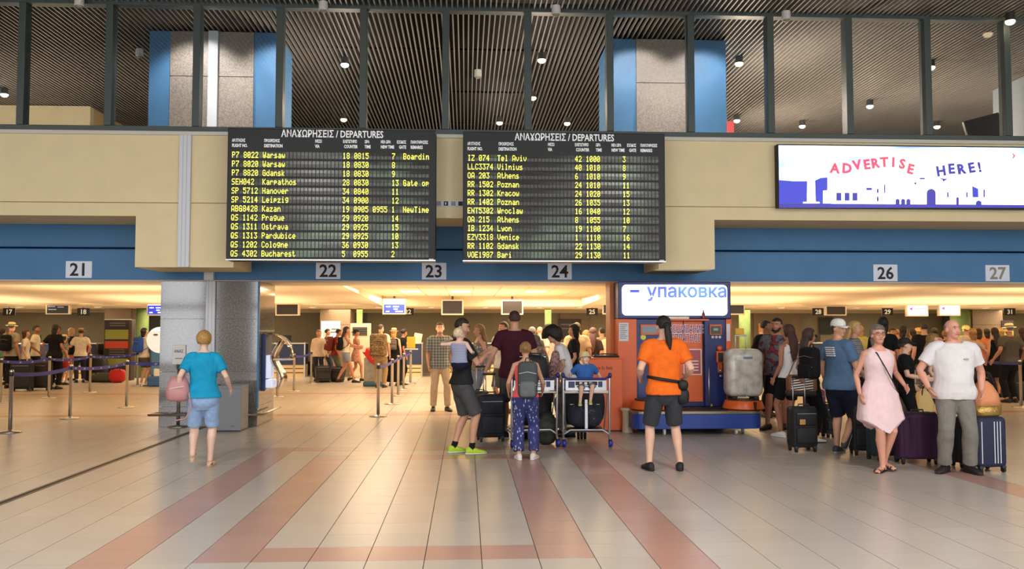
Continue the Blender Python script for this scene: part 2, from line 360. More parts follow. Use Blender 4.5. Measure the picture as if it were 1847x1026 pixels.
# white cabinet with grille
Yc = 29.5; x0, x1 = AX(627, Yc), AX(662, Yc); g0 = G(640, 681)
e = empty('air_cabinet', ((x0 + x1) / 2, G(640, 682).y, 0), label='tall white cabinet with a dark grille beside the granite column', cat='cabinet'); Yc = e.location.y
x0, x1 = AX(627, Yc), AX(662, Yc); w2 = (x1 - x0) / 2; hz = AZ(640, 583, Yc)
bx('cabinet_body', mat('cream_cabinet', (236, 224, 200), .5), -w2, w2, 0, .5, 0, hz, e, bevel=.01)
bx('grille', m_dk, -w2 * .75, w2 * .75, -.02, 0, hz * .78, hz * .93, e); bx('door', mat('cream_cabinet', (0, 0, 0)), -w2 * .85, w2 * .85, -.02, 0, .08, hz * .72, e, bevel=.005)
for q in range(4): bx('grille_bar', m_steel, -w2 * .75, w2 * .75, -.03, -.02, hz * (.80 + q * .035), hz * (.805 + q * .035), e)
# downlights
m_lamp = mat('downlight_glow', (255, 232, 196), .4, emit=14)
def dl_label(d): return 'recessed downlight in the check-in ledge, ' + d
for px, py, dl in ((34, 556, 'over the queue at the far left edge'), (175, 554, 'above the luggage notice stand'), (288, 554, 'just left of the granite pillar'), (563, 555, 'above the woman in the white blouse'), (682, 555, 'above the camouflage backpack'), (777, 555, 'above the man in plaid'), (875, 555, 'midway between the two dark monitors over the baby group'),
                   (973, 555, 'right of the monitor over the maroon T-shirt'), (1046, 555, 'above the black notice board on the brown wall'), (1410, 556, 'just right of the wrapping kiosk'), (1545, 556, 'above the man in the white cap'), (1778, 557, 'right of the two white glowing monitors')):
    Yd = YBH + .55; X = AX(px, Yd)
    e = empty('downlight', (X, Yd, ZL - .03), label=dl_label(dl), cat='ceiling light', group='downlights above the check-in desks')
    MB().lathe([(.13, .03), (.13, .0), (.10, .0), (.10, .02)], n=16).build('trim_ring', m_whiteplastic, e); MB().lathe([(.10, .005), (.0, .004)], n=16).build('lens', m_lamp, e)
# spot wash on the bulkhead
for px in (40, 150, 215, 560, 595, 620, 1440, 1400, 1745, 1640, 20, 1820):
    Yd = 26.6; X = AX(px, Yd); l = bpy.data.lights.new('bulkhead_spot', 'SPOT'); l.energy = 22; l.color = (1, .78, .45); l.spot_size = R(70); l.shadow_soft_size = .05
    o = bpy.data.objects.new('bulkhead_spot', l); C.objects.link(o); o.location = (X, Yd, 2.2); o.rotation_euler = (R(75), 0, 0); o.rotation_euler = (R(115), 0, 0)
# ---- upper glazing
win = empty('window_1', (0, 0, 0), kind='structure')
zh = AZ(923, 24, YW + .1)
xs = [AX(p, YW + .1, 130) for p in (-110, 43, 200, 357, 506, 656, 804, 952, 1099, 1244, 1387, 1528, 1669, 1812, 1955)]
bx('window_frame', m_mull, -20, 24, YW + .02, YW + .2, zt, zt + .09, win, bevel=.006)
bx('window_frame', m_mull, -20, 24, YW + .02, YW + .2, zh, zh + .14, win, bevel=.006)
bx('header_panel', mat('header_grey', (88, 96, 96), .5), -20, 24, YW + .04, YW + .2, zh + .14, ZC - .01, win)
for x in xs: bx('mullion', m_mull, x - .055, x + .055, YW, YW + .2, zt + .09, zh, win, bevel=.006)
gm = bpy.data.materials.new('window_glass'); gm.use_nodes = True; nt = gm.node_tree; nt.nodes.clear()
out = nt.nodes.new('ShaderNodeOutputMaterial'); tr = nt.nodes.new('ShaderNodeBsdfTransparent'); gl = nt.nodes.new('ShaderNodeBsdfGlossy'); gl.inputs['Roughness'].default_value = .0
tr.inputs[0].default_value = (.9, .92, .92, 1); fr = nt.nodes.new('ShaderNodeFresnel'); fr.inputs[0].default_value = 1.5; mx = nt.nodes.new('ShaderNodeMixShader')
nt.links.new(fr.outputs[0], mx.inputs[0]); nt.links.new(tr.outputs[0], mx.inputs[1]); nt.links.new(gl.outputs[0], mx.inputs[2]); nt.links.new(mx.outputs[0], out.inputs[0])
for a, b in zip(xs[:-1], xs[1:]): bx('pane', gm, a + .05, b - .05, YW + .1, YW + .112, zt + .08, zh + .01, win)
# ---- upper hall: floor, far wall, side boxes
bx('floor_upper', mat('upper_floor', (120, 112, 100), .5), -20, 24, YB - .02, 35, 4.40, 4.46, kind='structure')
bx('wall_upper_far', mat('upper_far', (40, 36, 34), .8), -20, 24, 34.6, 34.8, 4.46, ZC + .4, kind='structure')
p1 = Zp(100, 190, ZC); xwl = AX(163, p1.y, 200)
bx('wall_upper_left', m_beige, -20, xwl, p1.y, p1.y + .2, 4.46, ZC - .01, kind='structure')
MB().box(xwl - .2, xwl, p1.y + .2, 28, 4.46, ZC - .01).build('wall_upper_left_return', mat('orange_lit_beige', (206, 170, 116), .7), kind='structure')  # orange light on the beige return wall is put into its colour
xwr = AX(1800, 18.2, 150)
MB().box(xwr, xwr + .25, YP + .6, 18.4, 4.46, ZC - .01).build('wall_upper_right', mat('pale_blue_wall', (168, 178, 190), .6), kind='structure')
MB().box(xwr + .25, 22, YP + 1.4, YP + 1.6, 4.46, ZC - .01).build('wall_upper_right_front', mat('pale_blue_wall', (168, 178, 190)), kind='structure')
# upper lamps
m_up = mat('spot_glow', (255, 226, 180), .4, emit=22); m_upc = mat('cool_spot_glow', (230, 234, 255), .4, emit=16)
ups = [(622, 116, 1), (620, 215, 0), (977, 108, 0), (961, 176, 0), (901, 221, 0), (1023, 222, 0), (1333, 114, 0), (1679, 121, 0), (1569, 191, 1), (1447, 227, 0), (1329, 217, 0), (1690, 228, 0), (1822, 38, 0), (8, 170, 1)]
dim = [(143, 10), (252, 101), (583, 18), (862, 138), (1003, 25), (1418, 35)]
BAYS = (43, 200, 357, 506, 656, 804, 952, 1099, 1244, 1387, 1528, 1669, 1812)
ORD = 'leftmost partial,first full,second full,third full,fourth full,fifth full,sixth full,seventh full,eighth full,ninth full,tenth full,eleventh full,twelfth full,rightmost partial'.split(',')
def bay_name(px, py):
    k = sum(px > b for b in BAYS); return ORD[k] + ' window bay from the left, ' + ('high up' if py < 130 else 'halfway down' if py < 200 else 'near the sill')
for k, (px, py, cool) in enumerate(ups + [(a, b, 2) for a, b in dim]):
    p = Zp(px, py, ZC - .13)
    if cool == 2: lb, gp = 'unlit round ceiling spotlight hanging behind the ' + bay_name(px, py), 'unlit spotlights under the slatted ceiling'
    else: lb, gp = 'glowing ceiling spotlight seen through the ' + bay_name(px, py), 'lit spotlights under the slatted ceiling'
    e = empty('ceiling_spotlight', p, label=lb, cat='ceiling light', group=gp)
    MB().lathe([(.07, .13), (.075, .0), (.06, -.01), (.06, .02)], n=14).build('lamp_housing', m_whiteplastic if cool == 2 else m_dgrey, e)
    MB().ell((0, 0, -.01), (.055, .055, .035) if cool == 2 else (.078, .078, .055)).build('bulb', mat('unlit_bulb', (150, 142, 120), .3) if cool == 2 else (m_upc if cool else m_up), e, smooth=True)
    if cool != 2 and k % 2 == 0 and p.y > YW:
        l = bpy.data.lights.new('spot_lamp', 'POINT'); l.energy = 200; l.color = (1, .80, .62); l.shadow_soft_size = .25
        o = bpy.data.objects.new('spot_lamp', l); C.objects.link(o); o.location = (p.x, p.y, p.z - .9)
for x, px in ((-4.6, 0), (-3.2, 0), (3.0, 0), (4.2, 0)):  # added spots aimed at the upper pillars to brighten them
    l = bpy.data.lights.new('pillar_fill_spot', 'SPOT'); l.energy = 130; l.color = (1, .93, .86); l.spot_size = R(95); l.spot_blend = .6; l.shadow_soft_size = .06
    o = bpy.data.objects.new('pillar_fill_spot', l); C.objects.link(o); o.location = (x, 14.35, 6.74); o.rotation_euler = (R(38), 0, 0)
# upper pillar tops
def upper_pillar(xa, ga, gb, xb, label, casing=None):
    x0, x1, g0, g1 = [AX(v, YP, 140) for v in (xa, xb, ga, gb)]
    e = empty('upper_pillar', ((x0 + x1) / 2, YP, 4.46), label=label, cat='pillar'); c = (x0 + x1) / 2
    bx('blue_cladding', m_blue2, x0 - c, x1 - c, 0, 1.3, 0, ZC - 4.46 - .01, e, bevel=.01)
    zz = [0, .62, 1.55, ZC - 4.48]
    for a, b in zip(zz[:-1], zz[1:]): bx('granite_panel', m_gran2, g0 - c, g1 - c, -.04, 0, a + .006, b - .006, e)
    if casing: bx('pipe_casing', m_white, casing[0] - c, casing[1] - c, -.09, -.04, 0, ZC - 4.48, e, bevel=.01)
upper_pillar(268, 308, 458, 500, 'blue and granite pillar behind the glass, white casing down its front', (AX(377, YP, 140), AX(395, YP, 140)))
upper_pillar(1100, 1147, 1250, 1310, 'blue and granite pillar behind the glass right of the departure boards')
# ---- lower granite pillar
xp0, xp1 = AX(289, YP), AX(466, YP); zp = z2 - .02; pc = (xp0 + xp1) / 2; pw = (xp1 - xp0) / 2
e = empty('granite_pillar', (pc, YP, 0), label='polished grey granite pillar behind the woman in turquoise', cat='pillar')
bx('pillar_core', m_dgrey, -pw + .03, pw - .03, .04, 1.25, 0, zp, e)
cw = AX(380, YP) - pc
rows = [0, .34, AZ(380, 670, YP), AZ(380, 575, YP), zp]
for a, b in zip(rows[:-1], rows[1:]):
    bx('granite_panel', m_gran, -pw, cw - .01, 0, .04, a + .003, b - .003, e); bx('granite_panel', m_gran, cw + .01, pw, 0, .04, a + .003, b - .003, e)
    bx('granite_panel', m_gran, pw - .03, pw, .045, 1.28, a + .003, b - .003, e); bx('granite_panel', m_gran, -pw, -pw + .03, .045, 1.28, a + .003, b - .003, e)
bx('pipe_casing', m_white, cw - .08, cw + .08, -.05, 0, AZ(380, 640, YP), zp, e, bevel=.008)
for q in (-.03, .03): bx('casing_rib', mat('casing_rib', (190, 196, 206), .5), cw + q - .004, cw + q + .004, -.056, -.05, AZ(380, 640, YP), zp, e)
bx('blue_corner_strip', m_blue, pw - .012, pw + .012, -.02, .05, .3, zp, e)
rl = MB(); zr = AZ(380, 748, YP - .15)
rl.tube([(-pw - .12, .9, zr), (-pw - .12, -.14, zr), (pw + .12, -.14, zr), (pw + .12, 1.3, zr)], .022, n=8).build('bumper_rail', m_steel, e, smooth=True)
for xx in (-pw + .2, pw - .1): bx('rail_bracket', m_steel, xx - .02, xx + .02, -.14, 0, zr - .02, zr + .02, e)
xc = AX(334, YW, 360)
cs = empty('trim_2', (0, 0, 0), kind='structure')
bx('pipe_casing', m_white, xc - .09, xc + .09, YW - .05, YW, ztab, zt - .06, cs, bevel=.008)
for q in (-.03, .03): bx('casing_rib', mat('casing_rib', (190, 196, 206)), xc + q - .004, xc + q + .004, YW - .056, YW - .05, ztab, zt - .06, cs)
xc2 = AX(374, YB); bx('casing_end', m_white, xc2 - .08, xc2 + .08, YB + .02, YB + .1, z2, z2 + .13, cs)
# lower right pillar behind the kiosk
x0, x1 = AX(1125, YP), AX(1300, YP)
e = empty('granite_pillar', ((x0 + x1) / 2, YP, 0), label='granite pillar hidden behind the blue and orange wrapping kiosk', cat='pillar')
for a, b in ((0, .8), (.8, 1.6), (1.6, zp)): bx('granite_panel', m_gran, -(x1 - x0) / 2, (x1 - x0) / 2, 0, 1.25, a + .003, b - .003, e)
# ================================================================ OBJECTS: boards and signs
F57 = {k: [int(v[i:i + 2], 16) for i in range(0, 10, 2)] for k, v in dict(zip(
 "0 1 2 3 4 5 6 7 8 9 A B C D E F G H I J K L M N O P Q R S T U V W X Y Z a b c d e g h i k l m n o p r s t u v w z y".split(),
 "3E5149453E 00427F4000 4261514946 2141454B31 1814127F10 2745454539 3C4A494930 0171090503 3649494936 064949291E 7E1111117E 7F49494936 3E41414122 7F4141221C 7F49494941 7F09090901 3E4149497A 7F0808087F 00417F4100 2040413F01 7F08142241 7F40404040 7F020C027F 7F0408107F 3E4141413E 7F09090906 3E4151215E 7F09192946 4649494931 01017F0101 3F4040403F 1F2040201F 3F4038403F 6314081463 0708700807 6151494543 2054545478 7F48444438 3844444420 384444487F 3854545418 0C5252523E 7F08040478 00447D4000 7F10284400 00417F4000 7C04180478 7C08040478 3844444438 7C14141408 7C08040408 4854545420 043F444020 3C4040207C 1C2040201C 3C4030403C 4464544C44 0C5050503C".split())).items()}
m_board = mat('board_black', (24, 26, 28), .55)
m_yel = mat('flap_yellow', (240, 236, 90), .5, emit=1.0)
m_btxt = mat('board_white_text', (236, 238, 240), .5, emit=.25)
def cell_mat():
    m = bpy.data.materials.new('flap_cell'); m.use_nodes = True; nt = m.node_tree; b = nt.nodes['Principled BSDF']; b.inputs['Roughness'].default_value = .22
    tc = nt.nodes.new('ShaderNodeTexCoord'); n = nt.nodes.new('ShaderNodeTexNoise'); n.inputs['Scale'].default_value = 1.3; n.inputs['Detail'].default_value = 5
    nt.links.new(tc.outputs['Object'], n.inputs['Vector']); r = nt.nodes.new('ShaderNodeValToRGB'); el = r.color_ramp.elements; el.new(.5)
    for e_, (p, c) in zip(el, [(.35, (52, 40, 34)), (.5, (58, 60, 50)), (.66, (104, 124, 100))]): e_.position = p; e_.color = lin(c)
    nt.links.new(n.outputs['Fac'], r.inputs[0]); nt.links.new(r.outputs[0], b.inputs['Base Color']); return m
m_cell = cell_mat()
def departures(cor, rows, label):
    Yb = 13.62
    (xa, ya), (xb_, yb_), (yc) = cor
    x0, x1 = AX(xa, Yb, 350), AX(xb_, Yb, 350); zt_, zb_ = AZ((xa + xb_) / 2, (ya + yb_) / 2, Yb), AZ((xa + xb_) / 2, yc, Yb)
    W, H = x1 - x0, zt_ - zb_
    e = empty('departures_board', (x0, Yb, zb_), label=label, cat='departures board')
    bx('board_housing', m_board, 0, W, 0, .34, 0, H, e, bevel=.012)
    bx('bottom_lip', m_steel, .0, W, -.01, 0, 0, .018, e)
    for xx in (W * .2, W * .8): bx('wall_bracket', m_dgrey, xx - .04, xx + .04, .34, .44, H * .3, H * .8, e)
    u = lambda p: (p - xa) / (xb_ - xa) * W if False else p
    k = W / 374.0
    text('board_title', 'ΑΝΑΧΩΡΗΣΕΙΣ / DEPARTURES', .150, (W * .5, -.004, H - .128), m_btxt, e, sx=.745, align='CENTER', bold=.0028)
    heads = [(8, 'ΑΡ.ΠΤΗΣΗΣ', 'FLIGHT NO.'), (65, 'ΠΡΟΟΡΙΣΜΟΣ', 'DESTINATION'), (156, 'ΜΕΣΩ', 'VIA'), (206, 'ΕΛΕΓΚΤΗΡΙΟ', 'COUNTER'), (245, 'ΩΡΑ', 'TIME'), (274, 'ΝΕΑ ΩΡΑ', 'NEW TIME'), (303, 'ΕΞΟΔΟΣ', 'GATE'), (328, 'ΠΑΡΑΤΗΡΗΣΕΙΣ', 'REMARKS')]
    for q, (px, g_, en) in enumerate(heads):
        if q == 3: text('column_heading', g_, .064, (px * k, -.004, H - .212), m_btxt, e, sx=.54, bold=.002); text('column_heading', en, .068, ((px + 2) * k, -.004, H - .292), m_btxt, e, sx=.64, bold=.0025); continue
        text('column_heading', g_, .062, (px * k, -.004, H - .212), m_btxt, e, sx=.56, bold=.002); text('column_heading', en, .068, ((px + (4 if en == 'GATE' else 0)) * k, -.004, H - .292), m_btxt, e, sx=.64, bold=.0025)
    n = 52; cw_ = W * (354 / 374) / n; cx_ = W * 8 / 374; rh = (H - .345 - .035) / 12
    cells, dots, fr_ = MB(), MB(), MB()
    for r_, row in enumerate(rows):
        zc = H - .345 - (r_ + .5) * rh
        fr_.box(cx_ - .02, cx_ + n * cw_ + .02, -.006, 0, zc - rh * .5, zc - rh * .5 + .008)
        line = [' '] * n
        for s0, st in row:
            for q, chh in enumerate(st[:n - s0]): line[s0 + q] = chh
        for q in range(n):
            a = cx_ + q * cw_ + cw_ * .1 + (q // 4) * 0; b = a + cw_ * .80
            if 22 < q < 29 and False: continue
            z0_, z1_ = zc - rh * .36, zc + rh * .36
            cells.add([(a, -.003, z0_), (b, -.003, z0_), (b, -.006, zc - .001), (a, -.006, zc - .001)], [(0, 1, 2, 3)]); cells.add([(a, -.006, zc + .001), (b, -.006, zc + .001), (b, -.003, z1_), (a, -.003, z1_)], [(0, 1, 2, 3)])
            if line[q] in F57:
                dw, dh = (b - a) / 5, (z1_ - z0_) * .94 / 7
                for ci, col in enumerate(F57[line[q]]):
                    for ri in range(7):
                        if col >> ri & 1:
                            xx = a + ci * dw; zz_ = z1_ - .03 * (z1_ - z0_) - (ri + 1) * dh
                            dots.add([(xx, -.009, zz_), (xx + dw * 1.02, -.009, zz_), (xx + dw * 1.02, -.009, zz_ + dh * 1.02), (xx, -.009, zz_ + dh * 1.02)], [(0, 1, 2, 3)])
    fr_.build('row_rail', m_board, e); cells.build('flap_cells', m_cell, e, kind='stuff'); dots.build('flap_characters', m_yel, e, kind='stuff')
    bx('maker_plate', m_paper, W - .1, W - .03, -.008, 0, .02, .035, e)
def RW(fl, de, co, ti, ga, nt_='', re_=''): return [(0, fl), (8, de), (29, co.rjust(2) if len(co) > 1 else co), (32, ti), (37, nt_), (42, ga), (45, re_)]
departures(((409, 229.5), (786, 236), 470), [RW('P7 8022', 'Warsaw', '18', '0815', '7', '', 'Boardin'), RW('P7 8020', 'Warsaw', '18', '0830', '8'), RW('P7 8820', 'Gdansk', '18', '0830', '9'),
  RW('SEH042', 'Karpathos', '28', '0830', '13', '', 'Gate op'), RW('SP 5712', 'Hanover', '34', '0840', '11'), RW('SP 5214', 'Leipzig', '34', '0900', '12'), RW('ABG8428', 'Kazan', '19', '0905', '1', '0955', 'NewTime'),
  RW('QS 1142', 'Prague', '29', '0920', '14'), RW('QS 1311', 'Ostrava', '29', '0925', '15'), RW('QS 1313', 'Pardubice', '29', '0925', '10'), RW('QS 1202', 'Cologne', '36', '0930', '13'), RW('QS 4302', 'Bucharest', '5', '0955', '2')],
  'left of the two black departures boards, first row shows Warsaw 0815')
departures(((835, 237), (1200, 241), 472), [RW('IZ 074', 'Tel Aviv', '42', '1000', '3'), RW('LLC3374', 'Vilnius', '40', '1010', '8'), RW('OA 203', 'Athens', '6', '1010', '9'),
  RW('RR 1502', 'Poznan', '24', '1010', '11'), RW('RR 1302', 'Kracow', '24', '1020', '15'), RW('RR 1402', 'Poznan', '26', '1035', '13'), RW('ENT5302', 'Wroclaw', '16', '1040', '12'),
  RW('OA 215', 'Athens', '8', '1055', '10'), RW('IB 1234', 'Lyon', '19', '1100', '7'), RW('EZY3318', 'Venice', '1', '1110', '16'), RW('RR 1102', 'Gdansk', '22', '1130', '14'), RW('VOE1987', 'Bari', '29', '1130', '11')],
  'right of the two black departures boards, first row shows Tel Aviv 1000')
# icon strip between the boards
m_ink = mat('black_ink', (20, 22, 28), .6)
x0, x1 = AX(783, YW), AX(838, YW); e = empty('pictogram_strip', (x0, YW - .02, AZ(810, 373, YW)), label='white strip of small black pictograms between the two boards', cat='sign')
bx('strip_panel', m_paper, 0, x1 - x0, 0, .018, 0, .1, e)
for q in range(4): bx('pictogram', m_ink if q in (1, 3) else mat('grey_ink', (140, 142, 150)), .03 + q * .115, .10 + q * .115, -.003, 0, .015, .085, e)
bx('pictogram_mark', m_paper, .165, .185, -.005, -.003, .03, .07, e)
# white paper numbers on the blue beam
for nme, xa, xb, ya, yb in (('21', 119, 166, 471, 501), ('22', 570, 614, 474, 503), ('23', 761, 805, 474, 504), ('24', 988, 1031, 475, 504), ('26', 1575, 1618, 477, 507), ('27', 1777, 1820, 478, 507)):
    Y = YB + .1; x0, x1 = AX(xa, Y, 489), AX(xb, Y, 489); z0, z1_ = max(AZ(xa, yb, Y), z2 + .005), AZ(xa, ya, Y)
    e = empty('number_sign', ((x0 + x1) / 2, Y - .012, z0), label='white paper sign %s ' % nme + {'21': 'on the blue beam at the far left of the picture', '22': 'under the left departures board', '23': 'below the gap between the departures boards', '24': 'under the right departures board', '26': 'below the advert, its digits dark', '27': 'with faded digits at the right end of the beam'}[nme], cat='number sign')
    bx('sheet', mat('sign_sheet', (224, 230, 244), .6, emit=.08), -(x1 - x0) / 2, (x1 - x0) / 2, 0, .01, 0, z1_ - z0, e)
    text('number', nme, .30, (0, -.003, (z1_ - z0) * .14), m_ink if nme != '27' else mat('faded_ink', (146, 140, 128)), e, align='CENTER', bold=.006, sx=1.0)
# black number signs over the desks
def hang_number(t, px, label=None):
    Y = 29.2; p = A(px, 562, Y); e = empty('desk_number_sign', (p.x, Y, p.z - .12), label='black hanging desk number %s ' % t + {'17': 'at the left picture edge', '18': 'left of the notice stand', '22': 'half hidden by the blue and white screen', '25': 'left of the wrapping kiosk', '28': 'right of the kiosk above the woman in sunglasses', '29': 'above the woman in pale pink', '31': 'above the straw hat at the right edge'}[t], cat='number sign')
    bx('plate', m_black, -.19, .19, 0, .04, 0, .235, e, bevel=.004); text('number', t, .21, (0, -.004, .045), mat('number_white', (220, 214, 196), .5, emit=.3), e, align='CENTER', bold=.005)
    bx('hanger', m_dgrey, -.01, .01, .01, .03, .235, ZL - (p.z - .12), e)
for t, px in (('17', 16), ('18', 150), ('22', 736), ('25', 1068), ('28', 1476), ('29', 1601), ('31', 1822)): hang_number(t, px)
# hanging monitors
m_off = mat('dark_screen', (40, 30, 26), .25); m_frame = mat('monitor_frame', (236, 224, 202), .4)
def monitor(px, py, wpx, hpx, kind, label, tilt=0):
    Y = 27.3; p = A(px, py, Y); W = wpx * Y / FPX / 2; H = hpx * Y / FPX / 2
    e = empty('hanging_monitor', (p.x, Y, p.z), R(tilt), label=label, cat='monitor')
    bx('monitor_case', m_frame, -W, W, 0, .12, -H, H, e, bevel=.015)
    sm = {'off': m_off, 'blue': mat('screen_blue', (40, 60, 190), .3, emit=.8), 'white': mat('screen_white', (240, 240, 255), .3, emit=1.1), 'dark': mat('screen_dark', (24, 26, 34), .3, emit=.3)}[kind]
    bx('screen', sm, -W * .87, W * .87, -.006, 0, -H * .82, H * .82, e)
    mw = mat('screen_text_white', (240, 244, 255), .4, emit=1.2); mp = mat('screen_magenta', (220, 40, 160), .4, emit=.8)
    if kind == 'blue':
        bx('screen_band', mw, -W * .87, W * .87, -.009, -.006, H * .3, H * .82, e)
        for a, b, c in ((-.7, -.3, 0), (-.1, .4, 0), (-.05, .3, -.3), (-.7, -.4, -.6), (.1, .75, -.6)): bx('screen_line', mw, a * W, b * W, -.009, -.006, (c - .07) * H, (c + .07) * H, e)
    if kind == 'dark':
        for a, b, c in ((-.8, -.2, .6), (.0, .5, .5), (-.75, -.1, 0)): bx('screen_line', mat('screen_grey', (150, 154, 170), .4, emit=.4), a * W, b * W, -.009, -.006, (c - .09) * H, (c + .09) * H, e)
    if kind == 'white':
        MB().prism([(-W * .78, 0), (-W * .4, H * .25), (-W * .5, 0), (-W * .4, -H * .25)], -.010, -.006).build('screen_arrow', mp, e)
        bx('screen_line', mat('screen_grey', (150, 154, 170)), -W * .3, W * .75, -.009, -.006, -.04 * H, .06 * H, e)
    bx('ceiling_bracket', m_dgrey, -.03, .03, .04, .08, H, ZM - p.z if abs(p.x) < 99 else H + .2, e)
monitor(104, 558, 42, 17, 'dark', 'hanging monitor with grey text lines between numbers 17 and 18')
monitor(283, 555, 36, 28, 'blue', 'hanging blue screen just left of the granite pillar')
monitor(518, 557, 44, 24, 'off', 'dark hanging monitor just right of the granite pillar', -8)
monitor(711, 553, 42, 28, 'blue', 'hanging blue and white screen in front of number 22')
monitor(816, 554, 40, 28, 'off', 'dark hanging monitor left of two over the group with the baby')
monitor(924, 554, 40, 27, 'off', 'dark hanging monitor above the man in the maroon T-shirt')
monitor(1100, 554, 26, 26, 'off', 'dark hanging monitor half hidden by the orange wall of the kiosk')
monitor(1327, 554, 34, 28, 'off', 'dark hanging monitor just right of the wrapping kiosk')
monitor(1508, 560, 42, 18, 'off', 'dark hanging monitor between numbers 28 and 29', 6)
monitor(1655, 557, 42, 28, 'white', 'white glowing monitor right of number 29, small arrow on it')
monitor(1713, 556, 42, 28, 'white', 'white glowing monitor above the bald man, arrow and lettering on it')
# ---- backlit advert
YA = 13.90; ax0, ax1 = AX(1405, YA, 318), AX(1905, YA, 318); at, ab = AZ(1600, 264, YA), AZ(1600, 373, YA)
adv = empty('advertising_lightbox', (ax0, YA, ab), label='long backlit blue and white advert on the beige wall reading ADVERTISE HERE', cat='advert')
def AP(px, py): p = A(px, py, YA); return (p.x - ax0, p.z - ab)
bx('lightbox_case', m_black, -.02, ax1 - ax0 + .02, .0, .14, -.02, at - ab + .02, adv, bevel=.008)
sky = ramp_mat('advert_sky', 'ShaderNodeTexNoise', [(.30, (78, 90, 218)), (.45, (150, 186, 244)), (.56, (250, 252, 255))], .75, rough=.3, emit=.95, inp={'Detail': 2}, stretch=(.8, 1, 1.4))
bx('backlit_sky', sky, 0, ax1 - ax0, -.004, 0, 0, at - ab, adv)
m_aw = mat('advert_white', (252, 252, 255), .4, emit=1.1); m_an = mat('advert_navy', (62, 58, 168), .4, emit=.45); m_an2 = mat('advert_blue', (58, 64, 190), .4, emit=.6); m_ar = mat('advert_red', (232, 74, 100), .4, emit=.7)
lay = [0]
def shape(name, m, pts, d=None):
    lay[0] += .0006; o_ = .005 + lay[0]; MB().prism([AP(*p) for p in pts], -o_ - .001, -o_).build(name, m, adv)
shape('white_haze', m_aw, [(1492, 372), (1492, 330), (1560, 300), (1600, 268), (1740, 266), (1810, 290), (1822, 300), (1822, 340), (1905, 340), (1905, 372)])
shape('hill', m_an2, [(1405, 372), (1405, 325), (1430, 327), (1458, 327), (1470, 326), (1480, 321), (1493, 320), (1500, 372)])
shape('ground_strip', m_an, [(1405, 375), (1405, 367), (1905, 370), (1905, 375)])
shape('column', m_aw, [(1448, 367), (1448, 364), (1455, 364), (1456, 304), (1452, 297), (1452, 295), (1472, 295), (1472, 297), (1469, 304), (1471, 364), (1478, 364), (1478, 367)])
shape('deer', m_aw, [(1457, 295), (1458, 287), (1455, 283), (1454, 279), (1452, 278), (1457, 275), (1463, 271), (1460, 277), (1459, 280), (1465, 282), (1469, 284), (1469, 295), (1467, 295), (1466, 289), (1460, 289), (1459, 295)])
shape('building', m_aw, [(1484, 367), (1484, 344), (1492, 343), (1492, 314), (1510, 315), (1512, 317), (1560, 317), (1560, 343), (1572, 344), (1572, 368)])
shape('building', m_aw, [(1560, 368), (1560, 336), (1650, 330), (1700, 300), (1780, 320), (1905, 345), (1905, 370)])
for a, b, c, d in ((1508, 1517, 348, 362), (1523, 1531.5, 348, 362), (1537, 1546, 348, 362), (1581, 1584, 341, 348), (1581, 1584, 355, 363), (1594, 1596, 333, 348), (1562, 1572, 339, 343), (1707.5, 1710, 347, 356), (1742, 1744.5, 347, 356), (1773, 1775.5, 342, 356), (1658, 1667, 321, 323.5)):
    shape('window_print', m_an, [(a, d), (a, c), (b, c), (b, d)])
for c0, wd, top_ in ((1618, 3.5, 359), (1628, 3.5, 359), (1637.5, 3.5, 359), (1678.5, 8, 341), (1726, 2.2, 356), (1764, 5, 362)):
    shape('arch_print', m_an, [(c0 - wd, 370)] + [(c0 - wd * math.cos(t_ * math.pi / 8), top_ + wd * .9 - wd * .9 * math.sin(t_ * math.pi / 8)) for t_ in range(9)] + [(c0 + wd, 370)])
shape('sail_print', m_an2, [(1753, 356), (1752.5, 336), (1763, 341), (1763.5, 356)]); shape('bird_print', m_an, [(1691, 322), (1708, 323), (1700, 328), (1699, 324.5)]); shape('dot_print', m_an, [(1647.5, 331), (1650, 328.5), (1652, 331), (1650, 333.5)])
shape('chevron', m_ar, [(1824, 277), (1826, 277), (1830, 281.5), (1826, 286), (1824, 286), (1827, 281.5)])
for chh, px, py, t_ in (('A', 1504, 312, -4), ('D', 1526, 312, -3), ('V', 1546, 306, 10), ('E', 1563, 305, 7), ('R', 1578, 303, 8), ('T', 1594, 301, 3), ('I', 1609.5, 301, -3), ('S', 1625, 304, -8), ('E', 1639, 313, -14)):
    a, b = AP(px, py); text('red_letter', chh, .215, (a, -.012 - lay[0], b), m_ar, adv, align='CENTER', tilt=t_, bold=.009)
for chh, px, py, t_ in (('H', 1697, 317, 8), ('E', 1715, 313, 4), ('R', 1733, 313.5, 8), ('E', 1752, 311, 10), ('!', 1766.5, 310, 10)):
    a, b = AP(px, py); text('blue_letter', chh, .22, (a, -.012 - lay[0], b), m_an, adv, align='CENTER', tilt=t_, bold=.009)
a, b = AP(1831, 287); text('white_letters', 'INFO', .16, (a, -.012 - lay[0], b), m_aw, adv, bold=.004)
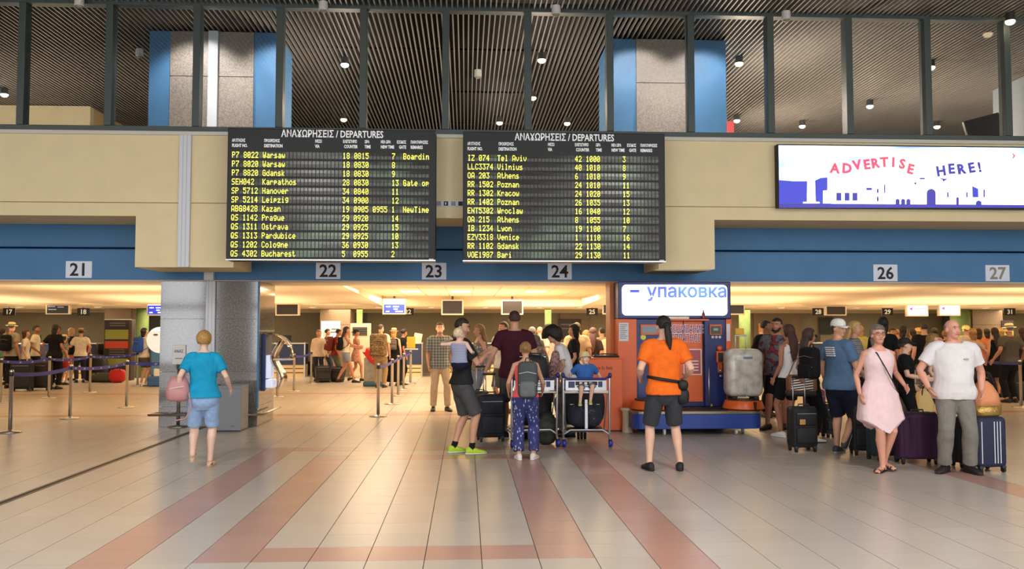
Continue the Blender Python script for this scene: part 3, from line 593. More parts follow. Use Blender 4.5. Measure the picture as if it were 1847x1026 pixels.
# TV and small things behind the upper glass
p = A(1776, 232, 17.2); e = empty('upper_monitor', p, label='dark tilted monitor behind the upper glass at the far right', cat='monitor')
o = bx('monitor_case', m_off, -.38, .38, 0, .08, -.3, .25, e, bevel=.01); o.rotation_euler = (0, R(-15), 0); bx('monitor_pole', m_white, .46, .52, .1, .16, 4.461 - p.z, ZC - p.z, e)
p = A(1316, 238, 17.5); tag(bx('red_banner', mat('dark_red', (140, 22, 34), .6), p.x - .1, p.x + .09, 17.5, 17.6, 4.46, p.z + .22), 'small dark red banner behind the upper glass beside the blue pillar', 'banner')
p = A(1640, 28, YW + .6); e = empty('exit_sign', (p.x, p.y, p.z - .02), label='small dim green exit sign near the top of the upper glass', cat='sign'); bx('sign_plate', mat('exit_green', (24, 70, 62), .5, emit=.15), -.14, .14, 0, .03, -.06, .06, e); 
for q in (-.08, .0, .08): bx('sign_mark', mat('exit_mark', (90, 170, 150), .5, emit=.2), q - .02, q + .02, -.004, 0, -.03, .03, e)
# ================================================================ queue barriers
m_belt = mat('blue_belt', (44, 44, 140), .6); m_beltmark = mat('belt_mark', (150, 160, 210), .6)
posts = {}
def post(px, py, label, Hh=1.0):
    p = G(px, py); e = empty('queue_post', (p.x, p.y, 0), label=label, cat='queue barrier post')
    MB().lathe([(.001, 0), (.165, 0), (.17, .008), (.16, .022), (.05, .032), (.03, .05)], n=24).build('base', m_steel, e, smooth=True)
    MB().lathe([(.030, .03), (.030, Hh - .12), (.034, Hh - .115), (.034, Hh - .01), (.03, Hh), (.001, Hh + .004)], n=16).build('pole', m_steel, e, smooth=True)
    MB().lathe([(.036, Hh - .10), (.036, Hh - .03)], n=16).build('belt_head', m_dgrey, e, smooth=True)
    posts[px] = Vector((p.x, p.y, Hh - .065)); return e
def belt(a, b, label, marks=5, sag=.05):
    A_ = posts[a] if not isinstance(a, Vector) else a; B_ = posts[b] if not isinstance(b, Vector) else b
    d = (B_ - A_); n = Vector((-d.y, d.x, 0)).normalized() * .003; m = MB(); rs = []
    for i in range(11):
        t = i / 10; c = A_ + d * t; z = c.z - sag * 4 * t * (1 - t)
        if (c - A_).length < .034: c = A_ + d.normalized() * .034
        if (c - B_).length < .034: c = B_ - d.normalized() * .034
        rs.append([Vector((c.x, c.y, z - .032)) - n, Vector((c.x, c.y, z - .032)) + n, Vector((c.x, c.y, z + .032)) + n, Vector((c.x, c.y, z + .032)) - n])
    e = empty('queue_belt', A_, label=label, cat='queue belt'); m.v = []; m.rings([[v - A_ for v in r] for r in rs]); m.build('belt', m_belt, e)
    k = max(1, int(d.length / .33))
    nn = n.normalized(); nn = -nn if nn.y > 0 else nn
    for q in range(k):
        t = (q + .5) / k; c = d * t; z = -sag * 4 * t * (1 - t); u = d.normalized()
        vs = [c + u * (-.035) + Vector((0, 0, z - .006)), c + u * .0 + Vector((0, 0, z - .02)), c + u * .035 + Vector((0, 0, z + .006)), c + u * .005 + Vector((0, 0, z + .02))]
        o2 = nn * .0045; MB().add([v + o2 for v in vs], [(0, 1, 2, 3)]).build('belt_mark', m_beltmark, e)
for px, py, lb in ((18, 780, 'nearest queue post at the left edge of the picture'), (0.5, 727, 'queue post cut by the left edge, behind the nearest one'), (126, 755, 'queue post below the man in black, in the front row left of the pillar'),
                   (88, 718, 'queue post in front of the black suitcases at left'), (162, 708, 'queue post left of the luggage notice stand'), (228, 735, 'queue post in the front row nearest the granite pillar'), (248, 696, 'queue post just left of the woman with the blue backpack'),
                   (500, 716, 'queue post low behind the chrome terminal'), (530, 706, 'queue post right of the chrome terminal with a belt head'), (561, 692.5, 'queue post beside the woman in the white blouse'),
                   (682, 751, 'nearest queue post of the middle row, with blue head, by the wrapped luggage'), (707, 729, 'second nearest queue post of the middle row'), (718, 714, 'third queue post of the middle row'), (728, 703, 'fourth queue post of the middle row'), (740, 692, 'farthest queue post of the middle row under the yellow notice'),
                   (1748, 712, 'queue post behind the man in the white shirt'), (1842, 735, 'queue post at the far right edge')):
    post(px, py, lb)
belt(18, 126, 'blue queue belt from the nearest left post to the next'); belt(126, 228, 'blue queue belt crossing below the luggage notice stand'); belt(228, posts[228] + Vector((1.15, .1, 0)), 'short blue queue belt running behind the granite pillar', sag=.02)
belt(0.5, 88, 'upper blue queue belt at the left edge'); belt(88, 162, 'blue queue belt in front of the couple in white'); belt(162, 248, 'blue queue belt in front of the luggage notice stand')
belt(530, 561, 'blue queue belt between the posts left of the white blouse'); belt(500, 530, 'blue queue belt behind the chrome terminal')
for a, b, lb in ((682, 707, 'nearest'), (707, 718, 'second'), (718, 728, 'third'), (728, 740, 'farthest')): belt(a, b, '%s belt of the middle row of queue posts' % lb, sag=.03)
pr = posts[1748]; belt(pr, posts[1842], 'blue queue belt low behind the bald man, right edge'); belt(pr + Vector((-2.2, .3, 0)), pr, 'blue queue belt between the boy in black and the bald man'); belt(pr + Vector((.1, 1.0, 0)), pr + Vector((4.4, .8, 0)), 'upper blue queue belt at the right edge by the straw hat man')
# ================================================================ check-in desks and hall furniture
m_dkblue = mat('dark_blue_desk', (34, 48, 84), .5); m_deskcream = mat('desk_cream', (222, 194, 148), .6)
def desk(px, label, w_=1.25):
    Y = 31.0; X = AX(px, Y); e = empty('checkin_desk', (X, Y, 0), label=label, cat='desk')
    bx('base', m_deskcream, -w_ / 2, w_ / 2, 0, .8, 0, .42, e); bx('front_panel', m_dkblue, -w_ / 2, w_ / 2, -.02, .8, .42, 1.14, e, bevel=.01)
    for z in (.14, .28): bx('base_groove', m_dk, -w_ / 2 + .02, w_ / 2 - .02, -.004, 0, z, z + .03, e)
    bx('counter_top', m_whiteplastic, -w_ / 2 - .03, w_ / 2 + .03, -.05, .6, 1.14, 1.17, e, bevel=.006); bx('side_post', m_steel, w_ / 2, w_ / 2 + .04, -.02, .05, 0, 1.2, e)
    bx('desk_screen', m_black, -.2, .12, .3, .34, 1.2, 1.44, e, bevel=.006); bx('screen_stand', m_black, -.06, -.02, .3, .36, 1.17, 1.22, e)
for px, lb in ((516, 'dark blue check-in desk right of the granite pillar'), (728, 'dark blue check-in desk behind the woman in the straw hat'), (825, 'check-in desk behind the man holding the baby'), (905, 'check-in desk behind the young man in white'),
               (1035, 'check-in desk behind the group at the loaded trolley'), (60, 'check-in desk behind the queue at the far left'), (140, 'check-in desk left of the luggage notice stand'), (1480, 'check-in desk behind the woman in sunglasses'), (1590, 'check-in desk behind the woman in coral at the right'), (1665, 'check-in desk behind the man in black at the right'), (1850, 'check-in desk behind the straw hat man at the right edge')):
    desk(px, lb)
# luggage notice stand
p = G(211, 686); Y = p.y; w2 = 24 * Y / FPX; h = AZ(211, 577, Y)
e = empty('luggage_notice_stand', (p.x, Y, 0), label='tall dark notice stand with green and red panels beside the queue', cat='display stand')
bx('frame', m_dk, -w2, w2, 0, .3, 0, h, e, bevel=.01)
for a, b, m, nm in ((.56, .73, m_olive, 'green_panel'), (.41, .53, m_redp, 'red_panel'), (.12, .24, m_olive, 'green_panel')): bx(nm, m, -w2 * .92, w2 * .75, -.01, 0, h * (a + .12), h * (b + .12) if b < .6 else h * .84, e)
for z in (.9, .94, .50, .46, .42): bx('text_line', m_grt, -w2 * .6, w2 * .5, -.006, 0, h * z, h * z + .03, e)
bx('top_edge', m_steel, -w2, w2, -.01, .3, h, h + .03, e); bx('side_column', mat('brown_side', (84, 64, 54)), w2 * .8, w2, -.012, 0, 0, h, e)
# round white sign on a blue stand, half behind the pillar
p = G(288, 697); Y = p.y; e = empty('round_sign_stand', (p.x, Y, 0), label='round white sign on a blue stand, half hidden by the granite pillar', cat='sign')
rr = 23 * Y / FPX; zc = AZ(288, 613, Y)
o = MB().lathe([(rr, 0), (rr, .06)], n=36).build('round_panel', mat('lit_white', (232, 238, 246), .4, emit=.35), e, loc=(0, .0, zc)); o.rotation_euler = (R(90), 0, 0)
bx('blue_stand', m_blue2, -.28, .28, 0, .3, .3, zc - rr * .6, e, bevel=.05); bx('stand_base', mat('blue_base', (52, 92, 150)), -.34, .34, -.1, .4, .0, .3, e, bevel=.05)
MB().ell((-.12, -.07, zc + .15), (.07, .008, .03)).build('bird_emblem', m_grt, e, smooth=True)
# yellow notice and paper in the middle
p = posts[740]; Y = p.y
e = empty('yellow_notice', (p.x + .02, Y + .1, 0), label='yellow notice on a thin stand at the end of the middle queue row', cat='notice'); bx('sheet', mat('yellow_sheet', (222, 168, 56), .6), -.13, .12, -.06, -.05, 1.08, 1.42, e); bx('tray', m_whiteplastic, -.2, .2, -.1, .1, 1.03, 1.06, e); MB().lathe([(.02, 0), (.02, 1.03)], n=8).build('stand_pole', m_steel, e); MB().lathe([(.12, 0), (.12, .02)], n=14).build('stand_base', m_steel, e)
e = empty('paper_notice', (AX(752, 30.9), 30.95, 1.17), label='cream paper notice standing on the blue desk right of the yellow one', cat='notice'); o = bx('sheet', m_frame, -.14, .14, 0, .02, 0, .34, e); o.rotation_euler = (0, R(10), 0)
# ---- grey litter bin by the pillar
p = G(409, 772); w2 = .245; e = empty('litter_bin', (AX(409, 14.6), 14.62, 0), label='grey square litter bin in front of the granite pillar', cat='litter bin')
m_bin = mat('bin_grey', (126, 130, 136), .45)
bx('bin_body', m_bin, -w2, w2, 0, .48, .02, .70, e, bevel=.012)
MB().box(-w2, w2, 0, .04, .70, .74).box(-w2, w2, .44, .48, .70, .74).box(-w2, -w2 + .04, .04, .44, .70, .74).box(w2 - .04, w2, .04, .44, .70, .74).build('bin_rim', m_bin, e)
bx('bin_opening', m_black, -w2 + .04, w2 - .04, .04, .44, .70, .712, e); bx('bin_plinth', m_dgrey, -w2 + .02, w2 - .02, .02, .46, 0, .02, e); text('bin_print', 'BINS', .04, (.08, -.003, .08), mat('faint_grey', (104, 108, 114)), e)
# ---- notice on pole left of the woman
p = G(321, 770); e = empty('pole_notice', (p.x, p.y, 0), label='white framed notice on a steel pole in front of the granite pillar', cat='notice'); Y = p.y
MB().lathe([(.001, 0), (.16, 0), (.165, .01), (.15, .025), (.035, .035)], n=24).build('pole_base', m_steel, e, smooth=True); MB().lathe([(.028, .03), (.028, 1.0)], n=14).build('pole', m_steel, e, smooth=True)
zq0, zq1 = AZ(321, 657, Y), AZ(321, 622, Y); bx('notice_frame', m_whiteplastic, -.11, .11, -.02, .0, zq0, zq1, e, bevel=.006); bx('notice_foot', m_dgrey, -.035, .035, -.03, .03, zq0 - .08, zq0, e)
text('notice_heading', 'ΑΝΑΣ', .07, (0, -.024, zq1 - .13), mat('navy_ink', (60, 76, 130)), e, align='CENTER', sx=.8); bx('notice_line', mat('grey_ink', (140, 142, 150)), -.06, .06, -.024, -.02, zq0 + .09, zq0 + .11, e)
# ---- chrome information terminal on the pillar side
e = empty('information_terminal', (xp1, YP + .25, 0), label='wavy chrome and dark blue information terminal on the right side of the pillar', cat='terminal')
zz0, zz1 = AZ(470, 705, YP + .3), AZ(470, 602, YP + .3)
MB().add([(.0, 0, zz0), (.07, 0, zz0), (.07, 0, zz1), (.0, 0, zz1), (.0, .5, zz0 + .15), (.07, .5, zz0 + .15), (.07, .5, zz1 - .05), (.0, .5, zz1 - .05)], [(0, 1, 2, 3), (4, 7, 6, 5), (0, 4, 5, 1), (1, 5, 6, 2), (2, 6, 7, 3), (3, 7, 4, 0)]).build('blue_back_panel', mat('navy_panel', (30, 52, 104), .4), e, bevel=.005)
bx('screen', mat('screen_pale', (214, 220, 240), .3, emit=.5), .07, .16, .04, .3, zz0 + .22, zz0 + .62, e, bevel=.01)
wv = MB(); rs = []
for i in range(17):
    t = i / 16; z = zz0 + .04 + t * (zz1 - zz0 - .15); xx = .20 + .07 * math.sin(t * 7.5) + .05 * (1 - t); rs.append([(xx, .02, z), (xx + .02, .02, z), (xx + .06, .42, z), (xx + .04, .42, z)])
wv.rings(rs).build('wavy_chrome_panel', m_chrome, e, smooth=True)
rs = []
for i in range(13):
    t = i / 12 * math.pi * .5; rs.append([(.08 + .40 * math.sin(t), .1, zz1 - .42 + .42 * math.cos(t)), (.085 + .41 * math.sin(t), .1, zz1 - .42 + .43 * math.cos(t)), (.085 + .41 * math.sin(t), .5, zz1 - .42 + .43 * math.cos(t)), (.08 + .40 * math.sin(t), .5, zz1 - .42 + .42 * math.cos(t))])
MB().rings(rs).build('clear_hood', gm, e, smooth=True)
bx('shelf', m_frame, .1, .5, .08, .4, zz1 - .46, zz1 - .44, e); bx('screen_foot', mat('screen_pale', (0, 0, 0)), .07, .2, .02, .35, zz0 + .05, zz0 + .2, e, bevel=.02)
# ================================================================ wrapping kiosk
m_or = mat('kiosk_orange', (222, 98, 38), .35); m_nb = mat('kiosk_blue', (26, 40, 104), .35); m_kb = mat('platform_blue', (36, 66, 150), .35)
YK = 14.55
kx = AX(1215, YK); ks = empty('luggage_wrapping_kiosk', (kx, YK, 0), label='blue and orange luggage wrapping kiosk with a glowing white sign', cat='kiosk')
def KX(px, Y=YK): return AX(px, Y) - kx
def KZ(py, Y=YK): return AZ(1215, py, Y)
ztop = min(KZ(508), z2 - .03); zs = KZ(575)
bx('machine_body', m_nb, KX(1147), KX(1309), 0, .75, .38, zs, ks, bevel=.01)
bx('sign_case', m_nb, KX(1114), KX(1317), -.06, .5, zs, ztop, ks, bevel=.015)
sg = MB(); sx0, sx1, sz0, sz1 = KX(1121), KX(1310), KZ(569), KZ(514); r_ = .07; pts = []
for cx_, cz_, a0 in ((sx1 - r_, sz0 + r_, -90), (sx1 - r_, sz1 - r_, 0), (sx0 + r_, sz1 - r_, 90), (sx0 + r_, sz0 + r_, 180)):
    for t in range(7): a = R(a0 + 15 * t); pts.append((cx_ + r_ * math.cos(a), cz_ + r_ * math.sin(a)))
sg.prism(pts, -.075, -.055).build('glowing_panel', mat('kiosk_sign_glow', (255, 252, 240), .4, emit=1.7), ks)
text('sign_word', 'упаковка', .30, (KX(1238), -.08, KZ(536)), ramp_mat('sign_word_blue', 'ShaderNodeTexNoise', [(.3, (120, 170, 240)), (.7, (90, 96, 210))], 2, emit=.7), ks, align='CENTER', bold=.008)
text('sign_word', 'багажа', .24, (KX(1232), -.08, KZ(560)), mat('pale_sign_blue', (214, 240, 255), .5, emit=1.2), ks, align='CENTER')
bx('sign_mark', mat('sign_mark_blue', (80, 90, 220), .5, emit=.6), KX(1135), KX(1152), -.082, -.075, KZ(528), KZ(523), ks, bevel=.01)
bx('left_orange_panel', m_or, KX(1114), KX(1148), -.02, .7, .0, zs, ks, bevel=.006); bx('right_orange_panel', m_or, KX(1309), KX(1319), -.02, .7, .38, zs, ks, bevel=.006)
bx('door', m_or, KX(1197), KX(1232) - .004, -.03, 0, .46, KZ(579), ks, bevel=.006); bx('door', m_or, KX(1232) + .004, KX(1266), -.03, 0, .46, KZ(579), ks, bevel=.006)
for px, py, s_, t_ in ((1231, 600, .175, 'ВЗВЕШИВАНИЕ'), (1229, 616, .175, 'БЕСПЛАТНОЕ')):
    text('door_lettering_backing', t_, s_, (KX(px), -.034, KZ(py)), mat('lettering_white', (246, 246, 250), .5, emit=.25), ks, align='CENTER', bold=.0065, sx=.52); text('door_lettering', t_, s_, (KX(px), -.04, KZ(py)), mat('lettering_navy', (30, 36, 110), .5), ks, align='CENTER', bold=.001, sx=.52)
bx('price_poster', m_frame, KX(1231), KX(1264), -.036, -.03, KZ(676), KZ(629), ks); bx('poster_print', mat('poster_red', (176, 84, 88), .5), KX(1233), KX(1262), -.04, -.036, KZ(674), KZ(631), ks)
for q in range(4): bx('poster_line', m_frame, KX(1235), KX(1258), -.043, -.04, KZ(652 + q * 5.5), KZ(650 + q * 5.5), ks); bx('poster_icon', m_ink if q in (0, 1) else m_paper, KX(1235), KX(1239), -.046, -.043, KZ(653 + q * 5.5), KZ(648.5 + q * 5.5), ks)
bx('control_screen_frame', m_or, KX(1155), KX(1187), -.03, 0, KZ(604), KZ(585), ks, bevel=.005); bx('control_screen', mat('grey_screen', (120, 132, 140), .25), KX(1158), KX(1184), -.035, -.03, KZ(601), KZ(588), ks)
bx('control_screen_frame', m_or, KX(1279), KX(1301), -.03, 0, KZ(604), KZ(585), ks, bevel=.005); bx('control_screen', mat('dark_lcd', (54, 56, 50), .25), KX(1281), KX(1299), -.035, -.03, KZ(602), KZ(588), ks); bx('lcd_digits', mat('lcd_green', (120, 150, 120), .4, emit=.2), KX(1286), KX(1294), -.038, -.035, KZ(596), KZ(592), ks)
for px in (1285, 1291.5, 1298): MB().ell((KX(px), -.01, KZ(608)), (.024, .012, .024)).build('button', m_whiteplastic, ks, smooth=True)
o = MB().lathe([(.045, 0), (.045, .012)], n=18).build('round_sticker', mat('sticker_yellow', (214, 214, 90), .5), ks, loc=(KX(1160), 0, KZ(608))); o.rotation_euler = (R(90), 0, 0)
bx('card_reader', m_or, KX(1290), KX(1305), -.07, 0, KZ(654), KZ(633), ks, bevel=.015); bx('reader_screen', m_dk, KX(1292.5), KX(1302.5), -.075, -.07, KZ(652), KZ(636), ks); MB().ell((KX(1297), -.03, KZ(628)), (.05, .03, .045)).build('reader_head', m_or, ks, smooth=True)
bx('reader_neck', m_or, KX(1293), KX(1301), -.05, 0, KZ(672), KZ(654), ks, bevel=.01)
for py in (668, 678): MB().ell((KX(1297), -.055, KZ(py)), (.025, .015, .025)).build('lock_knob', m_chrome, ks, smooth=True)
bx('lower_panel', mat('kiosk_blue_panel', (34, 50, 112), .3), KX(1274), KX(1308), -.012, 0, KZ(722), KZ(687), ks, bevel=.004); bx('lower_panel', mat('kiosk_blue_panel', (0, 0, 0)), KX(1150), KX(1195), -.012, 0, KZ(722), KZ(687), ks, bevel=.004)
MB().lathe([(.016, .42), (.016, KZ(662))], (KX(1274.5), -.1, 0), n=10).build('film_spindle', m_alu, ks, smooth=True); bx('spindle_mast', m_nb, KX(1268), KX(1272.5), -.12, 0, .4, KZ(580), ks)
MB().prism([(KX(1276), KZ(739)), (KX(1287), KZ(739)), (KX(1281.5), KZ(728))], -.016, -.012).build('warning_triangle', mat('warning_yellow', (214, 190, 70), .5), ks); bx('warning_mark', m_ink, KX(1280.5), KX(1282.5), -.019, -.016, KZ(737), KZ(732), ks)
bx('paper_notice', m_paper, KX(1116), KX(1133), -.026, -.02, KZ(615), KZ(582), ks)
for q in range(8): bx('notice_text', mat('grey_ink', (0, 0, 0)), KX(1118), KX(1131 - (q % 3) * 2), -.029, -.026, KZ(586.5 + q * 3.4), KZ(585 + q * 3.4), ks)
bx('paper_notice', m_paper, KX(1309.5), KX(1316), -.026, -.02, KZ(615), KZ(584), ks)
# platform with castors
YF = 13.75; px0, px1 = AX(1142, YF) - kx, AX(1376, YF) - kx; yf = YF - YK
def rrect(x0, x1, y0, y1, r, z0, z1):
    pts = []
    for cx_, cy_, a0 in ((x1 - r, y0 + r, -90), (x1 - r, y1 - r, 0), (x0 + r, y1 - r, 90), (x0 + r, y0 + r, 180)):
        for t in range(7): a = R(a0 + 15 * t); pts.append((cx_ + r * math.cos(a), cy_ + r * math.sin(a)))
    return [[(x, y, z) for x, y in pts] for z in (z0, z1)]
MB().rings(rrect(px0, px1, yf, .75, .18, .10, .33)).build('platform', m_kb, ks, bevel=.01); MB().rings(rrect(px0 - .01, px1 + .01, yf - .01, .75, .18, .33, .375)).build('platform_edge', mat('platform_edge', (150, 140, 118), .3, metal=.7), ks, bevel=.008)
bx('platform_mat', m_black, KX(1190), KX(1290), yf + .1, -.04, .375, .385, ks)
for xx, yy in ((px0 + .5, yf + .1), (px1 - .42, yf + .1), (px1 - .25, yf + .3), (px0 + .3, .5), (px1 - .3, .5)):
    c = MB().box(xx - .02, xx + .02, yy - .03, yy + .03, .06, .10).build('castor_fork', m_whiteplastic, ks); o = MB().lathe([(.001, -.016), (.045, -.016), (.045, .016), (.001, .016)], n=14).build('castor_wheel', m_whiteplastic, c, loc=(xx, yy, .045)); o.rotation_euler = (0, R(90), 0)
def turntable(px):
    X = AX(px, YF + .36) - kx
    MB().lathe([(.30, 0), (.335, .02), (.29, .14), (.24, .15)], (X, yf + .36, .375), n=28).build('turntable_drum', m_or, ks, smooth=True, bevel=.004); MB().lathe([(.25, .15), (.25, .17)], (X, yf + .36, .375), n=28).build('turntable_plate', m_dgrey, ks)
    bx('drum_gap', m_black, X + .07, X + .1, yf + .005, yf + .1, .385, .51, ks)
    return Vector((X + kx, YF + .36, .545))
tt = turntable(1339); turntable(1172)
# small bottle and leaflets on the sign
e = empty('bottle', (AX(1267, YK - .03), YK - .045, zs), label='small dark red bottle standing at the foot of the glowing sign', cat='bottle')
ks_l = bx('sign_ledge', m_or, KX(1190), KX(1275), -.13, -.055, zs - .03, zs - .004, ks)
e.location.y = YK - .1
MB().lathe([(.001, -.003), (.028, -.003), (.03, .01), (.028, .08), (.012, .11), (.012, .14), (.001, .142)], n=14).build('bottle_body', mat('dark_red_glass', (110, 30, 34), .2), e, smooth=True)
tag(bx('leaflets', m_frame, AX(1200, YK), AX(1240, YK), YK - .125, YK - .065, zs - .003, zs + .035, bevel=.004), 'pile of pale leaflets on the ledge under the glowing sign', 'leaflets')
# orange wall left of the kiosk and the orange counter
tag(bx('orange_screen_wall', mat('orange_wall', (206, 118, 62), .5), AX(1103, YK + .2), AX(1116, YK + .2), YK + .36, YK + .8, 0, z2 - .03, bevel=.005), 'narrow light orange partition at the left end of the wrapping kiosk', 'partition')
YD = 14.35; x0, x1 = AX(1062, YD), AX(1122, YD); zd = AZ(1095, 645, YD)
e = empty('orange_counter', (x0, YD, 0), label='orange counter with faint handwriting beside the luggage trolley', cat='counter')
bx('counter_body', m_or, 0, x1 - x0, 0, .5, .02, zd - .02, e, bevel=.006); bx('counter_top', m_or, -.01, x1 - x0 + .01, -.015, .5, zd - .02, zd, e, bevel=.004); bx('counter_plinth', m_dk, .02, x1 - x0 - .02, .02, .48, 0, .02, e)
text('handwriting', 'Simple By Rack', .075, (.04, -.003, zd - .19), mat('rust_ink', (120, 50, 24)), e, sx=.75)
e = empty('black_tray', (AX(1094, YD + .2), YD + .25, zd), label='black tray of straps lying on the orange counter', cat='tray'); bx('tray_base', m_black, -.22, .2, -.12, .12, 0, .03, e, bevel=.01); MB().tube([(-.2, -.05, .04), (-.05, .02, .055), (.1, -.04, .05), (.19, .03, .045)], .012, n=6).build('strap', m_dgrey, e, smooth=True)
p = A(1131, 700, 14.22); e = empty('white_pedestal', (p.x, 14.22, 0), label='small white waisted pedestal between the orange counter and the platform', cat='pedestal')
MB().lathe([(.001, 0), (.095, 0), (.085, .03), (.075, .2), (.08, .32), (.11, .36), (.11, .39), (.001, .39)], n=24).build('pedestal_body', mat('ivory', (206, 186, 160), .4), e, smooth=True)
# ================================================================ luggage
def rbox_mb(x0, x1, y0, y1, z0, z1, r=.04, n=3):
    bm = bmesh.new(); bmesh.ops.create_cube(bm, size=1)
    for v in bm.verts: v.co = Vector(((x0 + x1) / 2 + v.co.x * (x1 - x0), (y0 + y1) / 2 + v.co.y * (y1 - y0), (z0 + z1) / 2 + v.co.z * (z1 - z0)))
    bmesh.ops.bevel(bm, geom=list(bm.edges), offset=r, segments=n, affect='EDGES', profile=.5)
    m = MB(); bm.verts.ensure_lookup_table(); m.add([v.co.copy() for v in bm.verts], [[v.index for v in f.verts] for f in bm.faces]); bm.free(); return m
def suitcase(px, py, wpx, hpx, m, label, rot=0, depth=.26, handle=0, stripes=None, pocket=True, tagc=None, trim=None, loc=None, group=None, tilt=0, ribs=0):
    p = G(px, py) if loc is None else Vector(loc); dep = p.y; W = wpx * dep / FPX * .5; H = hpx * dep / FPX; D = depth
    e = empty('suitcase', (p.x, p.y, p.z if loc is not None else 0), R(rot), label=label, cat='suitcase', group=group)
    if tilt: e.rotation_euler = (R(tilt), 0, R(rot))
    tr_ = trim or m_dgrey; z0 = .06
    rbox_mb(-W, W, 0, D, z0, H, min(.05, W * .3)).build('shell', m, e, smooth=True)
    rbox_mb(-W - .004, W + .004, D * .42, D * .5, z0 - .004, H + .004, .01, 1).build('zip_band', tr_, e, smooth=True)
    if pocket:
        rbox_mb(-W * .8, W * .8, -.03, .03, z0 + .06, H * .55, .02, 2).build('front_pocket', m, e, smooth=True); rbox_mb(-W * .8, W * .8, -.02, .03, H * .6, H * .88, .015, 2).build('upper_pocket', m, e, smooth=True)
        MB().tube([(-W * .75, -.024, H * .86), (W * .75, -.024, H * .86)], .004, n=5).build('zip', m_alu, e)
    for sx_ in (-1, 1):
        for yy in (.03, D - .03):
            o = MB().lathe([(.001, -.014), (.03, -.014), (.03, .014), (.001, .014)], n=12).build('wheel', m_rubber, e, loc=(sx_ * (W - .045), yy, .03)); o.rotation_euler = (0, R(90), 0)
            bx('wheel_housing', m_dgrey, sx_ * (W - .045) - .025, sx_ * (W - .045) + .025, yy - .025, yy + .025, .045, z0 + .02, e, bevel=.008)
    MB().tube([(-.08, D * .3, H - .004), (-.07, D * .3, H + .035), (.07, D * .3, H + .035), (.08, D * .3, H - .004)], .01, n=7).build('top_handle', tr_, e, smooth=True)
    if handle:
        for s2 in (-1, 1): MB().tube([(s2 * .085, D - .05, H - .02), (s2 * .085, D - .05, H + handle)], .009, n=8, round_ends=False).build('telescopic_rod', m_alu, e, smooth=True)
        rbox_mb(-.10, .10, D - .065, D - .035, H + handle - .005, H + handle + .03, .01, 2).build('pull_grip', m_black, e, smooth=True)
    for q in (stripes or []): bx('stripe', m_white, q * W - .005, q * W + .005, -.034 if pocket else -.003, -.028 if pocket else .002, z0 + .05, H - .05, e)
    for q in range(ribs):
        xx = -W * .8 + 1.6 * W * q / (ribs - 1); MB().tube([(xx, -.002, z0 + .06), (xx, -.002, H - .06)], .008, n=6).build('rib', m, e, smooth=True)
    if tagc: bx('luggage_tag', tagc, -W * .6, -W * .15, -.04, -.034, H * .62, H * .74, e, bevel=.003)
    return e
def fabric(n, c): return mat('luggage_' + n, c, .7, noise_s=30, noise_a=.15, bump=.2, bump_s=70)
fb, fn, fp, ft, fm = fabric('black', (22, 22, 25)), fabric('navy', (30, 38, 66)), fabric('purple', (62, 26, 62)), fabric('teal', (18, 42, 46)), fabric('mauve', (120, 66, 84))
suitcase(888, 797, 50, 84, fabric('midnight', (22, 27, 42)), 'tall midnight blue suitcase held by the man in the maroon T-shirt', rot=10, handle=.28, depth=.3)
suitcase(865, 763, 28, 56, ft, 'dark teal suitcase with raised handle behind the man with the baby', rot=-8, handle=.42)
suitcase(1455, 816, 48, 82, fb, 'black cabin suitcase with brown tag in front of the woman in sunglasses', rot=4, handle=.38, tagc=mat('tan_tag', (186, 140, 74)))
suitcase(1480, 788, 30, 86, fm, 'mauve suitcase just behind the black cabin suitcase', rot=20)
suitcase(1562, 822, 44, 92, fb, 'large black suitcase behind the man in the blue T-shirt', rot=-6, handle=.1)
suitcase(1606, 832, 52, 76, ft, 'dark teal suitcase behind the legs of the woman in pale pink', rot=14)
suitcase(1661, 838, 74, 94, fp, 'purple ribbed suitcase left of the bald man', rot=-4, ribs=6, pocket=False)
suitcase(1793, 853, 62, 102, fn, 'navy suitcase with white piping at the right end of the queue', rot=8, stripes=(-.75, .1, .3, .5), pocket=False, trim=m_white, depth=.32)
suitcase(1748, 845, 34, 92, fb, 'black suitcase between the bald man and the navy suitcase', rot=0)
suitcase(1655, 755, 44, 54, fabric('charcoal', (34, 34, 38)), 'charcoal suitcase with raised handle in front of the boy in black', rot=0, handle=.35)
suitcase(36, 706, 36, 52, fb, 'black suitcase nearest the left edge behind the queue belts', rot=5)
suitcase(66, 704, 40, 50, fabric('black_shiny', (26, 22, 22)), 'broad black suitcase below the man in the white T-shirt', rot=-5)
suitcase(290, 697, 26, 32, mat('white_shell', (226, 220, 210), .35), 'white suitcase half hidden by the granite pillar', rot=10, pocket=False)
e = suitcase(585, 690, 26, 34, fb, 'black suitcase pulled tilted by the woman in the white blouse', rot=20, tilt=-25, handle=.3)
suitcase(602, 689, 24, 30, fabric('charcoal', (0, 0, 0)), 'charcoal suitcase between the two walking women', rot=-25, tilt=-20)
suitcase(1500, 790, 20, 60, fb, 'narrow black suitcase behind the man in the blue T-shirt, left side', rot=0)
